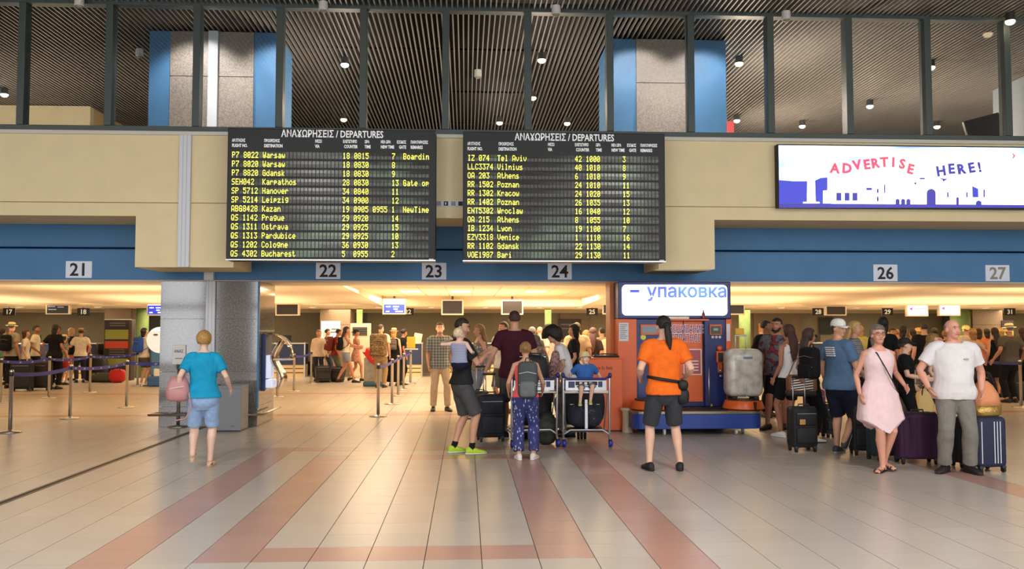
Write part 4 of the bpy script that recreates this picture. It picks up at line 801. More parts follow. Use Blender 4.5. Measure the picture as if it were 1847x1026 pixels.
# orange and gold bag on the navy suitcase
pn = G(1793, 853); hN = 102 * pn.y / FPX
e = empty('beach_bag', (pn.x - .02, pn.y + .14, hN), R(8), label='peach and gold beach bag lying on the navy suitcase', cat='bag')
MB().rings([[(sx_ * w_ * .5, sy_ * d_ * .5, z_) for sx_, sy_ in ((-1, -.6), (-.5, -1), (.5, -1), (1, -.6), (1, .6), (.5, 1), (-.5, 1), (-1, .6))] for w_, d_, z_ in ((.30, .18, 0), (.36, .24, .03), (.36, .24, .13))]).build('gold_base', mat('gold_fabric', (190, 156, 84), .3, metal=.6, bump=.5, bump_s=30), e, smooth=True)
MB().rings([[(sx_ * w_ * .5, sy_ * d_ * .5, z_) for sx_, sy_ in ((-1, -.6), (-.5, -1), (.5, -1), (1, -.6), (1, .6), (.5, 1), (-.5, 1), (-1, .6))] for w_, d_, z_ in ((.36, .24, .13), (.32, .18, .26), (.22, .08, .36), (.1, .04, .41))]).build('peach_top', mat('peach_fabric', (226, 150, 104), .8, bump=.6, bump_s=12), e, smooth=True)
MB().tube([(-.15, -.02, .2), (-.2, -.06, .4), (-.1, -.05, .52), (.06, -.03, .5), (.14, 0, .38)], .016, n=7).build('shoulder_strap', m_black, e, smooth=True)
e = empty('black_bag', (pn.x + .05, pn.y + .32, hN * .92), label='black soft bag piled behind the peach beach bag', cat='bag'); MB().ell((0, .02, .32), (.2, .11, .17), e=.8).build('bag_body', cloth('black', (18, 18, 20)), e, smooth=True); MB().tube([(-.12, 0, .45), (-.05, 0, .56), (.08, 0, .55), (.13, 0, .44)], .014, n=6).build('bag_strap', m_black, e, smooth=True)
MB().box(-.12, .12, -.05, .12, 0, .17).build('bag_bottom', cloth('black', (0, 0, 0)), e, bevel=.04)
# wrapped suitcase on the turntable
e = empty('wrapped_suitcase', tt, label='silvery film-wrapped suitcase standing on the orange turntable', cat='suitcase')
wm = ramp_mat('wrapping_film', 'ShaderNodeTexNoise', [(.36, (176, 168, 150)), (.5, (200, 196, 186)), (.62, (214, 210, 200))], 7, rough=.16, inp={'Detail': 6}, spec=.8)
Wk = 33 * tt.y / FPX; Hk = 90 * tt.y / FPX
rbox_mb(-Wk, Wk, -.19, .19, .03, Hk, .11, 5).build('film_wrapped_shell', wm, e, smooth=True)
for q in range(7): rbox_mb(-Wk - .003, Wk + .003, -.193, .193, .1 + q * .095, .115 + q * .095, .003, 1).build('film_fold', wm, e, smooth=True) if False else None
for sx_ in (-1, 1): rbox_mb(sx_ * Wk * .6 - .04, sx_ * Wk * .6 + .04, -.15, .15, 0, .04, .01, 1).build('foot', m_dgrey, e)
for sx_ in (-1, 1): MB().tube([(sx_ * .085, .1, Hk - .02), (sx_ * .085, .1, Hk + .21)], .009, n=8).build('telescopic_rod', m_alu, e, smooth=True)
rbox_mb(-.1, .1, .08, .12, Hk + .2, Hk + .225, .008, 1).build('pull_grip', m_alu, e); bx('yellow_label', mat('yellow_sheet', (222, 168, 56)), -.09, .05, .07, .078, Hk + .23, Hk + .33, e); bx('scribble', mat('blue_scribble', (120, 130, 160)), -.05, .1, -.1925, -.191, Hk - .16, Hk - .12, e); bx('bar_strap', m_alu, -.01, .005, -.1935, -.191, .04, .2, e)
# wrapped luggage with red bag (centre left)
p = G(672, 697); e = empty('wrapped_luggage', (p.x, p.y, 0), label='grey film-wrapped tall luggage with teal foot behind the queue post', cat='luggage'); w2 = 16 * p.y / FPX; h = 52 * p.y / FPX
rbox_mb(-w2, w2, 0, .4, .12, h, .05, 3).build('wrapped_shell', mat('grey_film', (150, 146, 134), .3, noise_s=6, noise_a=.2), e, smooth=True); rbox_mb(-w2 - .02, w2 + .02, -.02, .42, 0, .14, .04, 2).build('teal_foot', mat('teal_foot', (44, 92, 110), .5), e, smooth=True)
e = empty('red_bag', (p.x + .02, p.y + .04, h - .15), label='red folded bag hanging over the wrapped luggage', cat='bag'); MB().prism([(-.32, .30), (-.2, .42), (.32, .1), (.36, .0), (.12, -.12), (-.1, .02)], -.10, -.02).build('bag_body', mat('red_fabric', (190, 30, 26), .7), e, bevel=.02); MB().prism([(-.34, .3), (-.28, .48), (-.2, .42), (-.24, .3)], -.11, -.06).build('white_corner', m_whiteplastic, e)
MB().box(-.1, .1, -.02, .1, .0, .2).build('bag_fold', mat('red_fabric', (0, 0, 0)), e, bevel=.02)
def soft_bag(name, px, py, dims, m, label, dz=0, cat='bag', rz=0, loc=None):
    p = G(px, py) if loc is None else Vector(loc); e = empty(name, (p.x, p.y, p.z if loc is not None else 0), R(rz), label=label, cat=cat)
    w_, d_, h_ = dims; MB().ell((0, 0, h_ / 2 + dz), (w_ / 2, d_ / 2, h_ / 2), e=.7, nu=18, nv=12).build('bag_body', m, e, smooth=True)
    MB().tube([(-w_ * .3, -d_ * .35, h_ * .6), (-w_ * .2, -d_ * .4, h_ * 1.05), (w_ * .2, -d_ * .4, h_ * 1.05), (w_ * .3, -d_ * .35, h_ * .6)], .012, n=6).build('bag_handle', m_black, e, smooth=True)
    MB().tube([(-w_ * .42, 0, h_ * .93), (w_ * .42, 0, h_ * .93)], .006, n=5).build('zip', m_alu, e); return e
soft_bag('duffel_bag', 1838, 722, (.8, .4, .42), fb, 'black duffel bag on the floor at the right edge')
soft_bag('duffel_bag', 1812, 712, (.7, .5, .75), fabric('charcoal', (0, 0, 0)), 'large charcoal bag standing behind the right queue belt')
soft_bag('duffel_bag', 170, 688, (.8, .5, .85), fb, 'dark bulky bags piled left of the luggage notice stand')
soft_bag('duffel_bag', 188, 689, (.9, .4, .3), fabric('grey_green', (70, 72, 60)), 'flat grey green bag at the foot of the notice stand')
soft_bag('red_duffel', 212, 690, (.5, .3, .42), mat('red_fabric', (0, 0, 0)), 'bright red bag on the floor below the notice stand')
soft_bag('duffel_bag', 550, 676, (.6, .4, .5), fn, 'navy bag on the floor left of the white blouse')
soft_bag('shopping_bag', 1668, 756, (.32, .2, .56), mat('cream_bag', (226, 196, 130), .7), 'cream bag beside the charcoal suitcase, behind the purple one')
# ================================================================ luggage trolleys
m_tro = mat('trolley_blue', (30, 38, 110), .4)
def trolley(px, py, rz, label):
    p = G(px, py); e = empty('luggage_trolley', (p.x, p.y, 0), R(rz), label=label, cat='luggage trolley'); w_ = .325
    fr = MB()
    for s_ in (-1, 1):
        fr.tube([(s_ * w_, -.03, .98), (s_ * w_, 0, .6), (s_ * w_, .03, .14)], .015, n=8)
        fr.tube([(s_ * (w_ - .02), .04, .76), (s_ * (w_ - .03), .16, .5), (s_ * (w_ - .05), .30, .2)], .011, n=7)
        fr.tube([(s_ * w_, .03, .2), (s_ * (w_ - .03), .5, .19), (s_ * .16, .95, .18)], .013, n=8)
    fr.tube([(-w_ + .01, .0, .18), (-w_ + .1, -.01, .24), (w_ - .1, -.01, .24), (w_ - .01, 0, .18)], .014, n=8)
    fr.tube([(-w_, 0, .76), (w_, 0, .76)], .011, n=8).tube([(-.16, .95, .18), (.16, .95, .18)], .013, n=8)
    fr.tube([(-w_, .3, .19), (w_, .3, .19)], .01, n=6).tube([(-w_ + .03, .6, .19), (w_ - .03, .6, .19)], .01, n=6)
    fr.build('frame', m_alu, e, smooth=True)
    bx('centre_post', m_alu, -.022, .022, .02, .05, .24, .66, e, bevel=.005); bx('base_plate', m_dgrey, -.27, .27, .06, .92, .2, .215, e)
    MB().tube([(-w_ - .01, -.04, 1.0), (-w_ * .8, -.03, .955), (w_ * .8, -.03, .955), (w_ + .01, -.04, 1.0)], .017, n=8).build('handle', m_tro, e, smooth=True)
    for s_ in (-1, 1): MB().ell((s_ * (w_ + .005), -.04, 1.005), (.028, .035, .04)).build('handle_end', m_tro, e, smooth=True)
    bx('advert_plate', m_alu, -w_ + .03, w_ - .04, -.02, .0, .79, .935, e, bevel=.004); ad = mat('plate_navy', (44, 52, 96), .4)
    bx('plate_print', ad, -w_ + .07, -w_ + .16, -.024, -.02, .83, .92, e); bx('plate_print', m_dk, -w_ + .17, w_ - .17, -.024, -.02, .865, .92, e); bx('plate_print', ad, w_ - .16, w_ - .10, -.024, -.02, .84, .92, e)
    for q in range(3): bx('plate_icon', m_paper, -.10 + q * .07, -.06 + q * .07, -.027, -.024, .875, .91, e)
    bx('plate_print', ad, -.14, .14, -.024, -.02, .84, .855, e); bx('wire_shelf', m_alu, -w_, w_, .0, .22, .765, .775, e)
    for sx_, yy in ((-w_, 0), (w_, 0)):
        MB().tube([(sx_, .03, .16), (sx_ + .01, -.01, .09), (sx_ + .01, -.03, .06)], .016, n=7).build('castor_fork', m_alu, e, smooth=True)
        o = MB().lathe([(.001, -.022), (.055, -.022), (.055, .022), (.001, .022)], n=16).build('castor_wheel', m_rubber, e, loc=(sx_ + .01, .0, .055)); o.rotation_euler = (0, R(90), 0)
        MB().ell((sx_ + .012, -.045, .055), (.032, .03, .045)).build('blue_bumper', mat('bumper_blue', (36, 44, 160), .35), e, smooth=True)
    for q in (-.05, 0, .05):
        o = MB().lathe([(.001, -.018), (.07, -.018), (.07, .018), (.001, .018)], n=18).build('front_wheel', m_rubber, e, loc=(q, .9, .07)); o.rotation_euler = (0, R(90), 0)
    return e
T1 = trolley(1058, 806, -3, 'luggage trolley with the toddler on it, nearest to the camera'); T2 = trolley(964, 806, 6, 'luggage trolley hidden behind the girl with the grey backpack')
def on_trolley(T, x, y, z): return T.location + Matrix.Rotation(T.rotation_euler.z, 3, 'Z') @ Vector((x, y, z))
dotted = ramp_mat('dotted_bag', 'ShaderNodeTexVoronoi', [(.10, (110, 118, 128)), (.16, (46, 50, 62)), (1, (38, 42, 54))], 16, rough=.8, out='Distance')
soft_bag('holdall', 0, 0, (.50, .3, .36), dotted, 'dark dotted holdall strapped on the front trolley', loc=on_trolley(T1, 0, .26, .24))
soft_bag('holdall', 0, 0, (.66, .34, .62), fb, 'big black holdall behind the dotted one on the front trolley', loc=on_trolley(T1, 0.0, .62, .22))
soft_bag('holdall', 0, 0, (.32, .4, .45), cloth('camo_bag', (52, 56, 52), .4), 'dark green patterned holdall left of the front trolley', loc=on_trolley(T1, -.56, .3, 0.0))
soft_bag('holdall', 0, 0, (.60, .42, .62), fb, 'black holdall on the trolley behind the girl', loc=on_trolley(T2, .06, .55, .24))
soft_bag('holdall', 0, 0, (.46, .4, .44), fabric('charcoal', (0, 0, 0)), 'charcoal holdall topmost on the trolley behind the girl', loc=on_trolley(T2, .08, .55, .84))
# ================================================================ PEOPLE
# a figure is laid out as joints, each limb a tapered tube; a voxel remesh fuses it to one continuous skin
TZ = [.74, .80, .86, .92, 1.00, 1.08, 1.18, 1.28, 1.36, 1.42, 1.46, 1.50, 1.56]
PROF = {
 'm': dict(hw=[.07, .135, .158, .166, .158, .150, .156, .168, .174, .165, .120, .066, .056], fr=[.05, .08, .092, .095, .095, .096, .102, .112, .108, .088, .066, .056, .054], bk=[.05, .095, .112, .108, .088, .080, .086, .098, .102, .092, .074, .060, .054]),
 'f': dict(hw=[.07, .140, .166, .172, .154, .130, .132, .146, .152, .142, .102, .055, .046], fr=[.05, .08, .092, .094, .088, .084, .094, .120, .106, .078, .056, .048, .046], bk=[.05, .10, .122, .118, .090, .076, .080, .090, .094, .084, .066, .052, .046]),
}
def smst(x): x = max(0, min(1, x)); return x * x * (3 - 2 * x)
def ik(a, t, l1, l2, pole):
    d = t - a; L = d.length; mx_ = (l1 + l2) * .998
    if L > mx_: t = a + d * (mx_ / L); d = t - a; L = mx_
    L = max(L, abs(l1 - l2) + .01); c = (l1 * l1 + L * L - l2 * l2) / (2 * l1 * L); u = d.normalized(); pl = (pole - u * pole.dot(u)).normalized()
    return a + u * (l1 * c) + pl * (l1 * math.sqrt(max(0, 1 - c * c))), t
class P: pass
WR = bpy.data.textures.new('cloth_folds', 'CLOUDS'); WR.noise_scale = .11; WR.noise_depth = 2
def wrinkle(o, k=.012):
    d = o.modifiers.new('folds', 'DISPLACE'); d.texture = WR; d.strength = k; d.mid_level = .42; d.texture_coords = 'LOCAL'
def remesh(o, vox, it=2, fac=.5):
    r = o.modifiers.new('remesh', 'REMESH'); r.mode = 'VOXEL'; r.voxel_size = vox; r.use_smooth_shade = True
    if it: s_ = o.modifiers.new('smooth', 'SMOOTH'); s_.factor = fac; s_.iterations = it
SK = {'l': (222, 178, 154), 'm': (204, 154, 126), 't': (178, 124, 96), 'd': (146, 98, 74), 'p': (228, 190, 170), 'r': (216, 156, 134)}
HC = {'black': (20, 16, 16), 'brown': (62, 40, 28), 'dark': (38, 27, 22), 'blond': (196, 156, 96), 'light': (152, 112, 66), 'grey': (110, 102, 96), 'ginger': (150, 104, 56), 'sandy': (150, 112, 60), 'honey': (176, 134, 74), 'red': (70, 36, 28), 'white': (214, 190, 160), 'paleblond': (226, 204, 166)}
def hairmat(c): return mat('hair_' + c, HC[c], .55, noise_s=40, noise_a=.3, bump=.7, bump_s=55)
def person(label, px, py, H, head, sex='m', skin='l', hair=('short', 'brown'), top=None, bottom=None, shoes=('shoe', (20, 20, 22)), arms=None, feet=None, lean=0, sway=0, twist=0, look=(0, 0), fat=1.0, belly=0, bust=0, face=False,
           vox=.0095, hat=None, sit=None, hs=1.0, loc=None, group=None, kneeb=.0, curl=.5, sox=None, extra=None, name='person', hips=1.0, strap=None):
    s = H / 1.75; pr = PROF[sex]; p0 = G(px, py) if loc is None else Vector(loc)
    e = empty(name, (p0.x, p0.y, p0.z), -R(head), label=label, cat='person', group=group)
    o_ = P(); o_.e = e; o_.s = s; sm = skinm(skin, SK[skin]); hero = vox < .013
    hz = .92 - kneeb if sit is None else sit; la, sw, tw = R(lean), R(sway), R(twist)
    # spine
    cen = {}; z = .92; c = Vector((0, 0, hz)); st = .02
    frames = []
    while z <= 1.80:
        t = smst((z - .93) / .38); a = la * t; b = sw * t
        M = Matrix.Rotation(-tw * t, 3, 'Z') @ Matrix.Rotation(b, 3, 'Y') @ Matrix.Rotation(-a, 3, 'X')
        frames.append((z, c.copy(), M)); c = c + M @ Vector((0, 0, st)); z += st
    def S(zz, x=0, y=0):
        if zz <= .92: return Vector((x, y, hz + zz - .92)) * s
        i = min(int((zz - .92) / st), len(frames) - 1); z_, c_, M_ = frames[i]
        return (c_ + M_ @ Vector((x, y, zz - z_))) * s
    def FR(zz): return frames[min(max(int((zz - .92) / st), 0), len(frames) - 1)][2]
    def prof(zz, k): return float(np.interp(zz, TZ, pr[k]))
    def ring(zz, inf=0, n=20, wmul=1, dmul=1, ex=.9):
        f = fat if zz < 1.44 else 1 + (fat - 1) * .4; hw = prof(zz, 'hw') * f * wmul; fr = prof(zz, 'fr') * f * dmul; bk = prof(zz, 'bk') * f * dmul
        if zz < 1.0: hw *= hips
        fr += belly * math.exp(-((zz - 1.06) / .13) ** 2) + bust * math.exp(-((zz - 1.27) / .06) ** 2)
        out = []
        for k in range(n):
            a = 2 * math.pi * k / n; ca, sa = math.cos(a), math.sin(a); x = math.copysign(abs(ca) ** ex, ca) * (hw + inf); y = math.copysign(abs(sa) ** ex, sa) * ((fr if sa > 0 else bk) + inf); out.append(S(zz, x, y))
        return out
    shw = (.178 if sex == 'm' else .152) * (.5 + .5 * fat)
    o_.S, o_.FR = S, FR
    # head
    hz0 = 1.635; Mh = FR(1.6) @ Matrix.Rotation(-R(look[0]), 3, 'Z') @ Matrix.Rotation(R(look[1]), 3, 'X'); hc = S(hz0, 0, .012); 
    hk = s * hs
    def Hd(x, y, z): return hc + Mh @ Vector((x, y, z)) * hk
    o_.Hd, o_.Mh = Hd, Mh
    body = MB(); zs_ = [.76, .80, .84, .88, .92, .96, 1.0, 1.05, 1.10, 1.16, 1.22, 1.28, 1.34, 1.38, 1.42, 1.45, 1.47, 1.50]
    body.rings([ring(z_) for z_ in zs_])
    nr = .056 if sex == 'm' else .046
    body.tube([S(1.44, 0, -.012), S(1.50, 0, -.006), Hd(0, -.012, -.05)], [nr * 1.25 * s, nr * s * 1.02, nr * s * .98], n=12)
    body.ell(Hd(0, -.012, .028), (.075 * hk, .093 * hk, .083 * hk), Mh); body.ell(Hd(0, .018, -.02), (.063 * hk, .074 * hk, .090 * hk), Mh); body.ell(Hd(0, .036, -.078), (.042 * hk, .045 * hk, .034 * hk), Mh)
    body.tube([Hd(0, .082, .012), Hd(0, .094, -.016), Hd(0, .098, -.030)], [.007 * hk, .010 * hk, .0135 * hk], n=8)
    for q in (-1, 1): body.ell(Hd(q * .077, -.005, -.008), (.010 * hk, .020 * hk, .032 * hk), Mh); body.ell(Hd(q * .034, .062, -.03), (.024 * hk, .02 * hk, .024 * hk), Mh)
    # arms
    ul, fl = .285 * s, .25 * s; AR = []
    if arms is None: arms = ((.07, .02, -.50), (.07, .02, -.50))
    o_.wrist = {}
    for q, a in zip((-1, 1), arms):
        sh = S(1.405, q * shw, -.008); tgt = sh + Vector((q * a[0], a[1], a[2])) * s
        pole = Vector(a[3]) if len(a) > 3 else Vector((q * .35, -1, -.25)); pole = Vector((pole.x * (q if len(a) > 3 else 1), pole.y, pole.z)) if len(a) > 3 else pole
        el, wr = ik(sh, tgt, ul, fl, pole); k = (1.0 if sex == 'm' else .82) * (.6 + .4 * fat) * s
        pts = [S(1.43, q * shw * .55, -.008), sh, sh.lerp(el, .45), el, el.lerp(wr, .28), wr]; rad = [.052 * k, .058 * k, .046 * k, .039 * k, .042 * k, .026 * k]
        body.tube(pts, rad, n=12); AR.append((sh, el, wr, k)); o_.wrist[q] = wr
        # hand with palm, four fingers and thumb
        d = (wr - el).normalized(); ref = Vector(a[4]) if len(a) > 4 else Vector((-q, 0.15, 0)); pn_ = (ref - d * ref.dot(d))
        pn_ = pn_.normalized() if pn_.length > .05 else Vector((0, 1, 0)); sd = d.cross(pn_).normalized(); hm = s * (.93 if sex == 'f' else 1.0)
        if sd.y < 0 and abs(sd.y) > .2: sd = -sd
        body.ell(wr + d * .05 * hm, (.042 * hm, .016 * hm, .054 * hm), Matrix((sd, pn_, d)).transposed(), nu=10, nv=7)
        cu = curl
        for fi, (off, ln) in enumerate(((.032, .072), (.011, .082), (-.011, .077), (-.031, .062))):
            b0 = wr + (d * .085 + sd * off) * hm; d1 = (d + pn_ * cu * .6).normalized(); b1 = b0 + d1 * ln * .5 * hm; d2 = (d + pn_ * cu * 1.9).normalized(); b2 = b1 + d2 * ln * .5 * hm
            body.tube([b0 - d * .02 * hm, b0, b1, b2], [.0105 * hm, .0105 * hm, .0095 * hm, .008 * hm], n=7)
        t0 = wr + (d * .03 + sd * .03) * hm; t1 = t0 + (d * .6 + sd * .75 + pn_ * .3).normalized() * .038 * hm; t2 = t1 + (d * .9 + sd * .25 + pn_ * .5).normalized() * .03 * hm
        body.tube([t0, t1, t2], [.014 * hm, .011 * hm, .009 * hm], n=7)
    # legs
    tl, cl = .425 * s, .42 * s; LG = []
    if feet is None: feet = ((.10, 0, 0, 8, 0), (.10, 0, 0, 8, 0))
    for q, f in zip((-1, 1), feet):
        hp = S(.89, q * .088 * hips, 0) if sit is None else Vector((q * .088, 0, hz - .03)) * s
        an = Vector((q * f[0], f[1], f[2] + .085)) * s; pole = Vector((q * .12, 1, 0)) if len(f) < 6 else Vector((q * f[5][0], f[5][1], f[5][2]))
        kn, an = ik(hp, an, tl, cl, pole); k = (.62 + .38 * fat) * s * (1.0 if sex == 'm' else 1.0)
        cal = (Vector((0, -.018, 0)) * s)
        pts = [hp, hp.lerp(kn, .35), hp.lerp(kn, .7), kn, kn.lerp(an, .3) + cal, kn.lerp(an, .65) + cal * .4, an]; rad = [.088 * k, .082 * k, .063 * k, .053 * k, .056 * k, .040 * k, .034 * k]
        body.tube(pts, rad, n=14); yaw = R(f[3]) * q; pit = R(f[4]); Mf = Matrix.Rotation(-yaw, 3, 'Z') @ Matrix.Rotation(-pit, 3, 'X')
        F = lambda x, y, z_, an=an, Mf=Mf: an + Mf @ Vector((x, y, z_ - .085)) * s
        body.tube([F(0, -.045, .03), F(0, -.01, .055), F(0, .06, .040), F(0, .13, .024), F(0, .175, .018)], [.028 * s, .038 * s, .036 * s, .036 * s, .026 * s], n=10, flat=.75, side=Mf @ Vector((1, 0, 0)))
        if hero and shoes[0] in ('bare', 'sandal'):
            for ti in range(5): body.tube([F(-q * (.030 - ti * .014), .16, .014), F(-q * (.032 - ti * .015), .195 - ti * .008, .012)], [(.012 if ti == 0 else .008) * s] * 2, n=6)
        LG.append((hp, kn, an, pts, rad, F, q, Mf))
    o_.LG, o_.AR = LG, AR
    bo = body.build('body', sm, e); remesh(bo, vox * (.8 + .2 * s), 1, .5)
    # face
    if face:
        mw = mat('eye_white', (206, 198, 190), .4); mi = mat('iris_dark', (40, 28, 22), .2); ml = mat('lips', (186, 100, 92), .5); mb = hairmat(hair[1] if hair else 'brown')
        for q in (-1, 1):
            eo = MB().ell(Hd(q * .029, .079, .006), (.0115 * hk, .007 * hk, .0058 * hk), Mh, 10, 6).build('eye', mw, e, smooth=True); MB().ell(Hd(q * .029, .0865, .006), (.0055 * hk, .004 * hk, .0055 * hk), Mh, 8, 5).build('iris', mi, eo, smooth=True)
            MB().tube([Hd(q * .014, .092, .024), Hd(q * .030, .090, .030), Hd(q * .046, .078, .024)], [.0035 * hk, .0045 * hk, .003 * hk], n=6).build('eyebrow', mb, e, smooth=True)
        MB().tube([Hd(-.024, .080, -.062), Hd(0, .089, -.060), Hd(.024, .080, -.062)], [.004 * hk, .0075 * hk, .004 * hk], n=7, flat=.8).build('mouth', ml, e, smooth=True)
        if extra and 'glasses' in extra:
            g = MB(); 
            for q in (-1, 1):
                g.tube([Hd(q * (.031 + .024 * math.cos(t)), .100, .004 + .018 * math.sin(t)) for t in [i * math.pi / 5 for i in range(11)]], .0022 * hk, n=5); g.tube([Hd(q * .055, .098, .008), Hd(q * .08, 0.0, .008)], .002 * hk, n=5)
            g.tube([Hd(-.008, .102, .006), Hd(.008, .102, .006)], .002 * hk, n=5); go = g.build('glasses', m_dk, e, smooth=True)
            if 'sun' in extra:
                for q in (-1, 1): MB().ell(Hd(q * .031, .100, .004), (.024 * hk, .003 * hk, .018 * hk), Mh, 12, 6).build('sun_lens', m_black, go, smooth=True)
        if extra and 'beard' in extra: MB().tube([Hd(-.06, .025, -.05), Hd(-.045, .062, -.085), Hd(0, .082, -.10), Hd(.045, .062, -.085), Hd(.06, .025, -.05)], [.016 * hk, .02 * hk, .022 * hk, .02 * hk, .016 * hk], n=8).build('beard', mb, e, smooth=True)
    # hair
    if hair and hair[0] != 'none':
        hst, hcn = hair; hm_ = hairmat(hcn); hb = MB(); nu, nv = (30, 20) if hero else (18, 12); rs = []
        th = {'short': (.0, -.50, 1.035), 'bald': (.0, -.3, 1.012), 'bob': (.0, -.95, 1.14), 'long': (.0, -.9, 1.13), 'curly': (.0, -.95, 1.78), 'ponytail': (.0, -.62, 1.06), 'bun': (0, -.6, 1.07), 'thin': (0, -.45, 1.03), 'pixie': (0, -.72, 1.15)}[hst]
        wv = {'curly': .10, 'pixie': .05, 'long': .03, 'bob': .03}.get(hst, .018)
        for i in range(nv + 1):
            thh = math.pi * (.015 + .97 * i / nv); row = []
            for j in range(nu):
                ph = 2 * math.pi * j / nu; u = Vector((math.sin(thh) * math.cos(ph), math.sin(thh) * math.sin(ph), -math.cos(thh)))
                k = th[2] * (1 + wv * noise.noise(u * (6 if hst != 'curly' else 4) + Vector((sum(map(ord, label)) % 97, 0, 0))))
                hl = {'bald': -.2}.get(hst, .42 if hst != 'thin' else .62)
                fm = smst((u.y - .12) / .25) * smst((hl + .12 - u.z) / .2)               # face opening
                if hst in ('short', 'thin', 'bald', 'ponytail', 'bun'): fm = max(fm, smst((.30 - abs(u.y + .05)) / .2) * smst((-.12 - u.z) / .15) * .9)   # ears free
                fm = max(fm, smst((th[1] - u.z) / .12))
                if hst == 'bald': fm = max(fm, smst((u.z - .15) / .2), smst((u.y + .1) / .2))
                k = k * (1 - fm) + .80 * fm
                row.append(Hd(u.x * .083 * k, -.012 + u.y * .101 * k, .024 + u.z * .096 * k))
            rs.append(row)
        hb.rings(rs)
        up = Vector((0, 0, 1))
        def lock(pts, rad, flat=.6): hb.tube([Hd(*pt) if isinstance(pt, tuple) else pt for pt in pts], [r * hk for r in rad], n=12, flat=flat, side=Mh @ Vector((1, 0, 0)))
        base = Hd(0, -.075, -.02); bd = (FR(1.3) @ Vector((0, -.35, -1))).normalized(); bd2 = (FR(1.3) @ Vector((0, -.02, -1))).normalized()
        if hst == 'long': lock([Hd(0, -.045, .03), base, base + bd * .14 * s, base + bd * .15 * s + bd2 * .14 * s, base + bd * .15 * s + bd2 * .26 * s], [.07, .082, .088, .078, .04], .5)
        if hst == 'bob': lock([Hd(0, -.03, .0), Hd(0, -.05, -.06), Hd(0, -.055, -.12)], [.07, .085, .07], .75)
        if hst == 'ponytail': lock([Hd(0, -.09, .02), Hd(0, -.125, -.01), Hd(.01, -.12, -.10), Hd(.02, -.105, -.20), Hd(.03, -.10, -.28)], [.03, .036, .042, .036, .012], .8)
        if hst == 'bun': hb.ell(Hd(0, -.115, .03), (.042 * hk, .04 * hk, .042 * hk), Mh)
        hb.build('hair', hm_, e, smooth=True)
    # clothing helpers
    def limb(pts, rad, t0, t1, inf0, inf1, n=14, k=10):
        L = len(pts) - 1; P_, R_ = [], []
        for i in range(k + 1):
            t = t0 + (t1 - t0) * i / k; j = min(int(t), L - 1); f = t - j; P_.append(pts[j].lerp(pts[j + 1], f)); R_.append(rad[j] * (1 - f) + rad[j + 1] * f + (inf0 + (inf1 - inf0) * i / k) * s)
        return P_, R_
    def sleeves(m, frac, inf=.014, flare=.012):
        for (sh, el, wr, k), q in zip(AR, (-1, 1)):
            pts = [S(1.43, q * shw * .45, -.008), sh, sh.lerp(el, .5), el, el.lerp(wr, .5), wr]; rad = [.058 * k, .060 * k, .047 * k, .040 * k, .040 * k, .027 * k]; P_, R_ = limb(pts, rad, 0, frac, inf, inf + flare)
            m.tube(P_, R_, n=14, round_ends=False)
    def torso_cloth(m, z0_, z1_=1.475, inf=.016, flare=.012, drape=0, flat_top=True):
        zz = list(np.linspace(z0_, z1_ if z1_ < 1.44 else 1.44, 16)) + ([1.46, z1_] if z1_ > 1.46 else [])
        rs = []
        for z_ in zz:
            f = max(0, (1.0 - z_) / .3) * flare + smst((1.04 - z_) / .14) * .020 + (drape * smst((1.2 - z_) / .5)); rs.append(ring(max(z_, .80) if z_ < .80 else z_, inf + f) if z_ >= .80 else [v + Vector((0, 0, (z_ - .80) * s)) for v in ring(.86, inf + f)])
        m.rings(rs)
    cvox = vox * 1.15
    if top:
        kind, tm_ = top[0], top[1]; hem = top[2] if len(top) > 2 else .86; m = MB()
        if kind in ('tee', 'shirt', 'blouse'):
            torso_cloth(m, hem, 1.478, .018 if kind == 'tee' else .022, .01); sleeves(m, {'tee': 2.35, 'shirt': 2.6, 'blouse': 4.7}[kind], .015, .014 if kind != 'blouse' else .006)
        elif kind == 'tank': torso_cloth(m, hem, 1.41, .013, .006); [m.tube([S(1.34, q * .085, .095), S(1.43, q * .085, .05), S(1.455, q * .083, -.01), S(1.42, q * .085, -.08), S(1.34, q * .085, -.095)], .019 * s, n=8) for q in (-1, 1)]
        elif kind in ('dress', 'shift'):
            L = top[3] if len(top) > 3 else .52; fl = top[4] if len(top) > 4 else .06; rs = []
            for z_ in list(np.linspace(L, 1.40, 24)) + [1.44]:
                base_z = max(z_, .86); f = fl * smst((1.15 - z_) / .6); rr = ring(base_z, .016 + f)
                if z_ < .86: mid = (LG[0][1] + LG[1][1]) * .5; t = (.86 - z_) / .45; rr = [Vector((v.x, v.y + mid.y * t * .5, v.z + (z_ - .86) * s)) for v in rr]
                if kind == 'shift' and z_ < .80:
                    tt_ = smst((.80 - z_) / (.80 - L)); rr = [v + Vector((0, 0, (-.17 * math.exp(-((v.x - .03) / .12) ** 2) + .007 * math.sin(v.x * 20)) * s * tt_)) for v in rr]
                rr = [v + Vector((0, math.sin(k_ * 2 * math.pi * 5 / 20) * .012 * f / .06, 0)) for k_, v in enumerate(rr)]
                rs.append(rr)
            m.rings(rs); [m.tube([S(1.34, q * .09, .095), S(1.435, q * .09, .04), S(1.45, q * .088, -.01), S(1.42, q * .09, -.08), S(1.34, q * .09, -.09)], .034 * s if kind == 'shift' else .024 * s, n=8) for q in (-1, 1)]
            if top[5:] and top[5]: sleeves(m, top[5])
        to = m.build('top' if kind in ('tee', 'tank', 'blouse') else ('shirt' if kind == 'shirt' else 'dress'), tm_, e); remesh(to, cvox, 2, .5); wrinkle(to, .016); o_.top = to
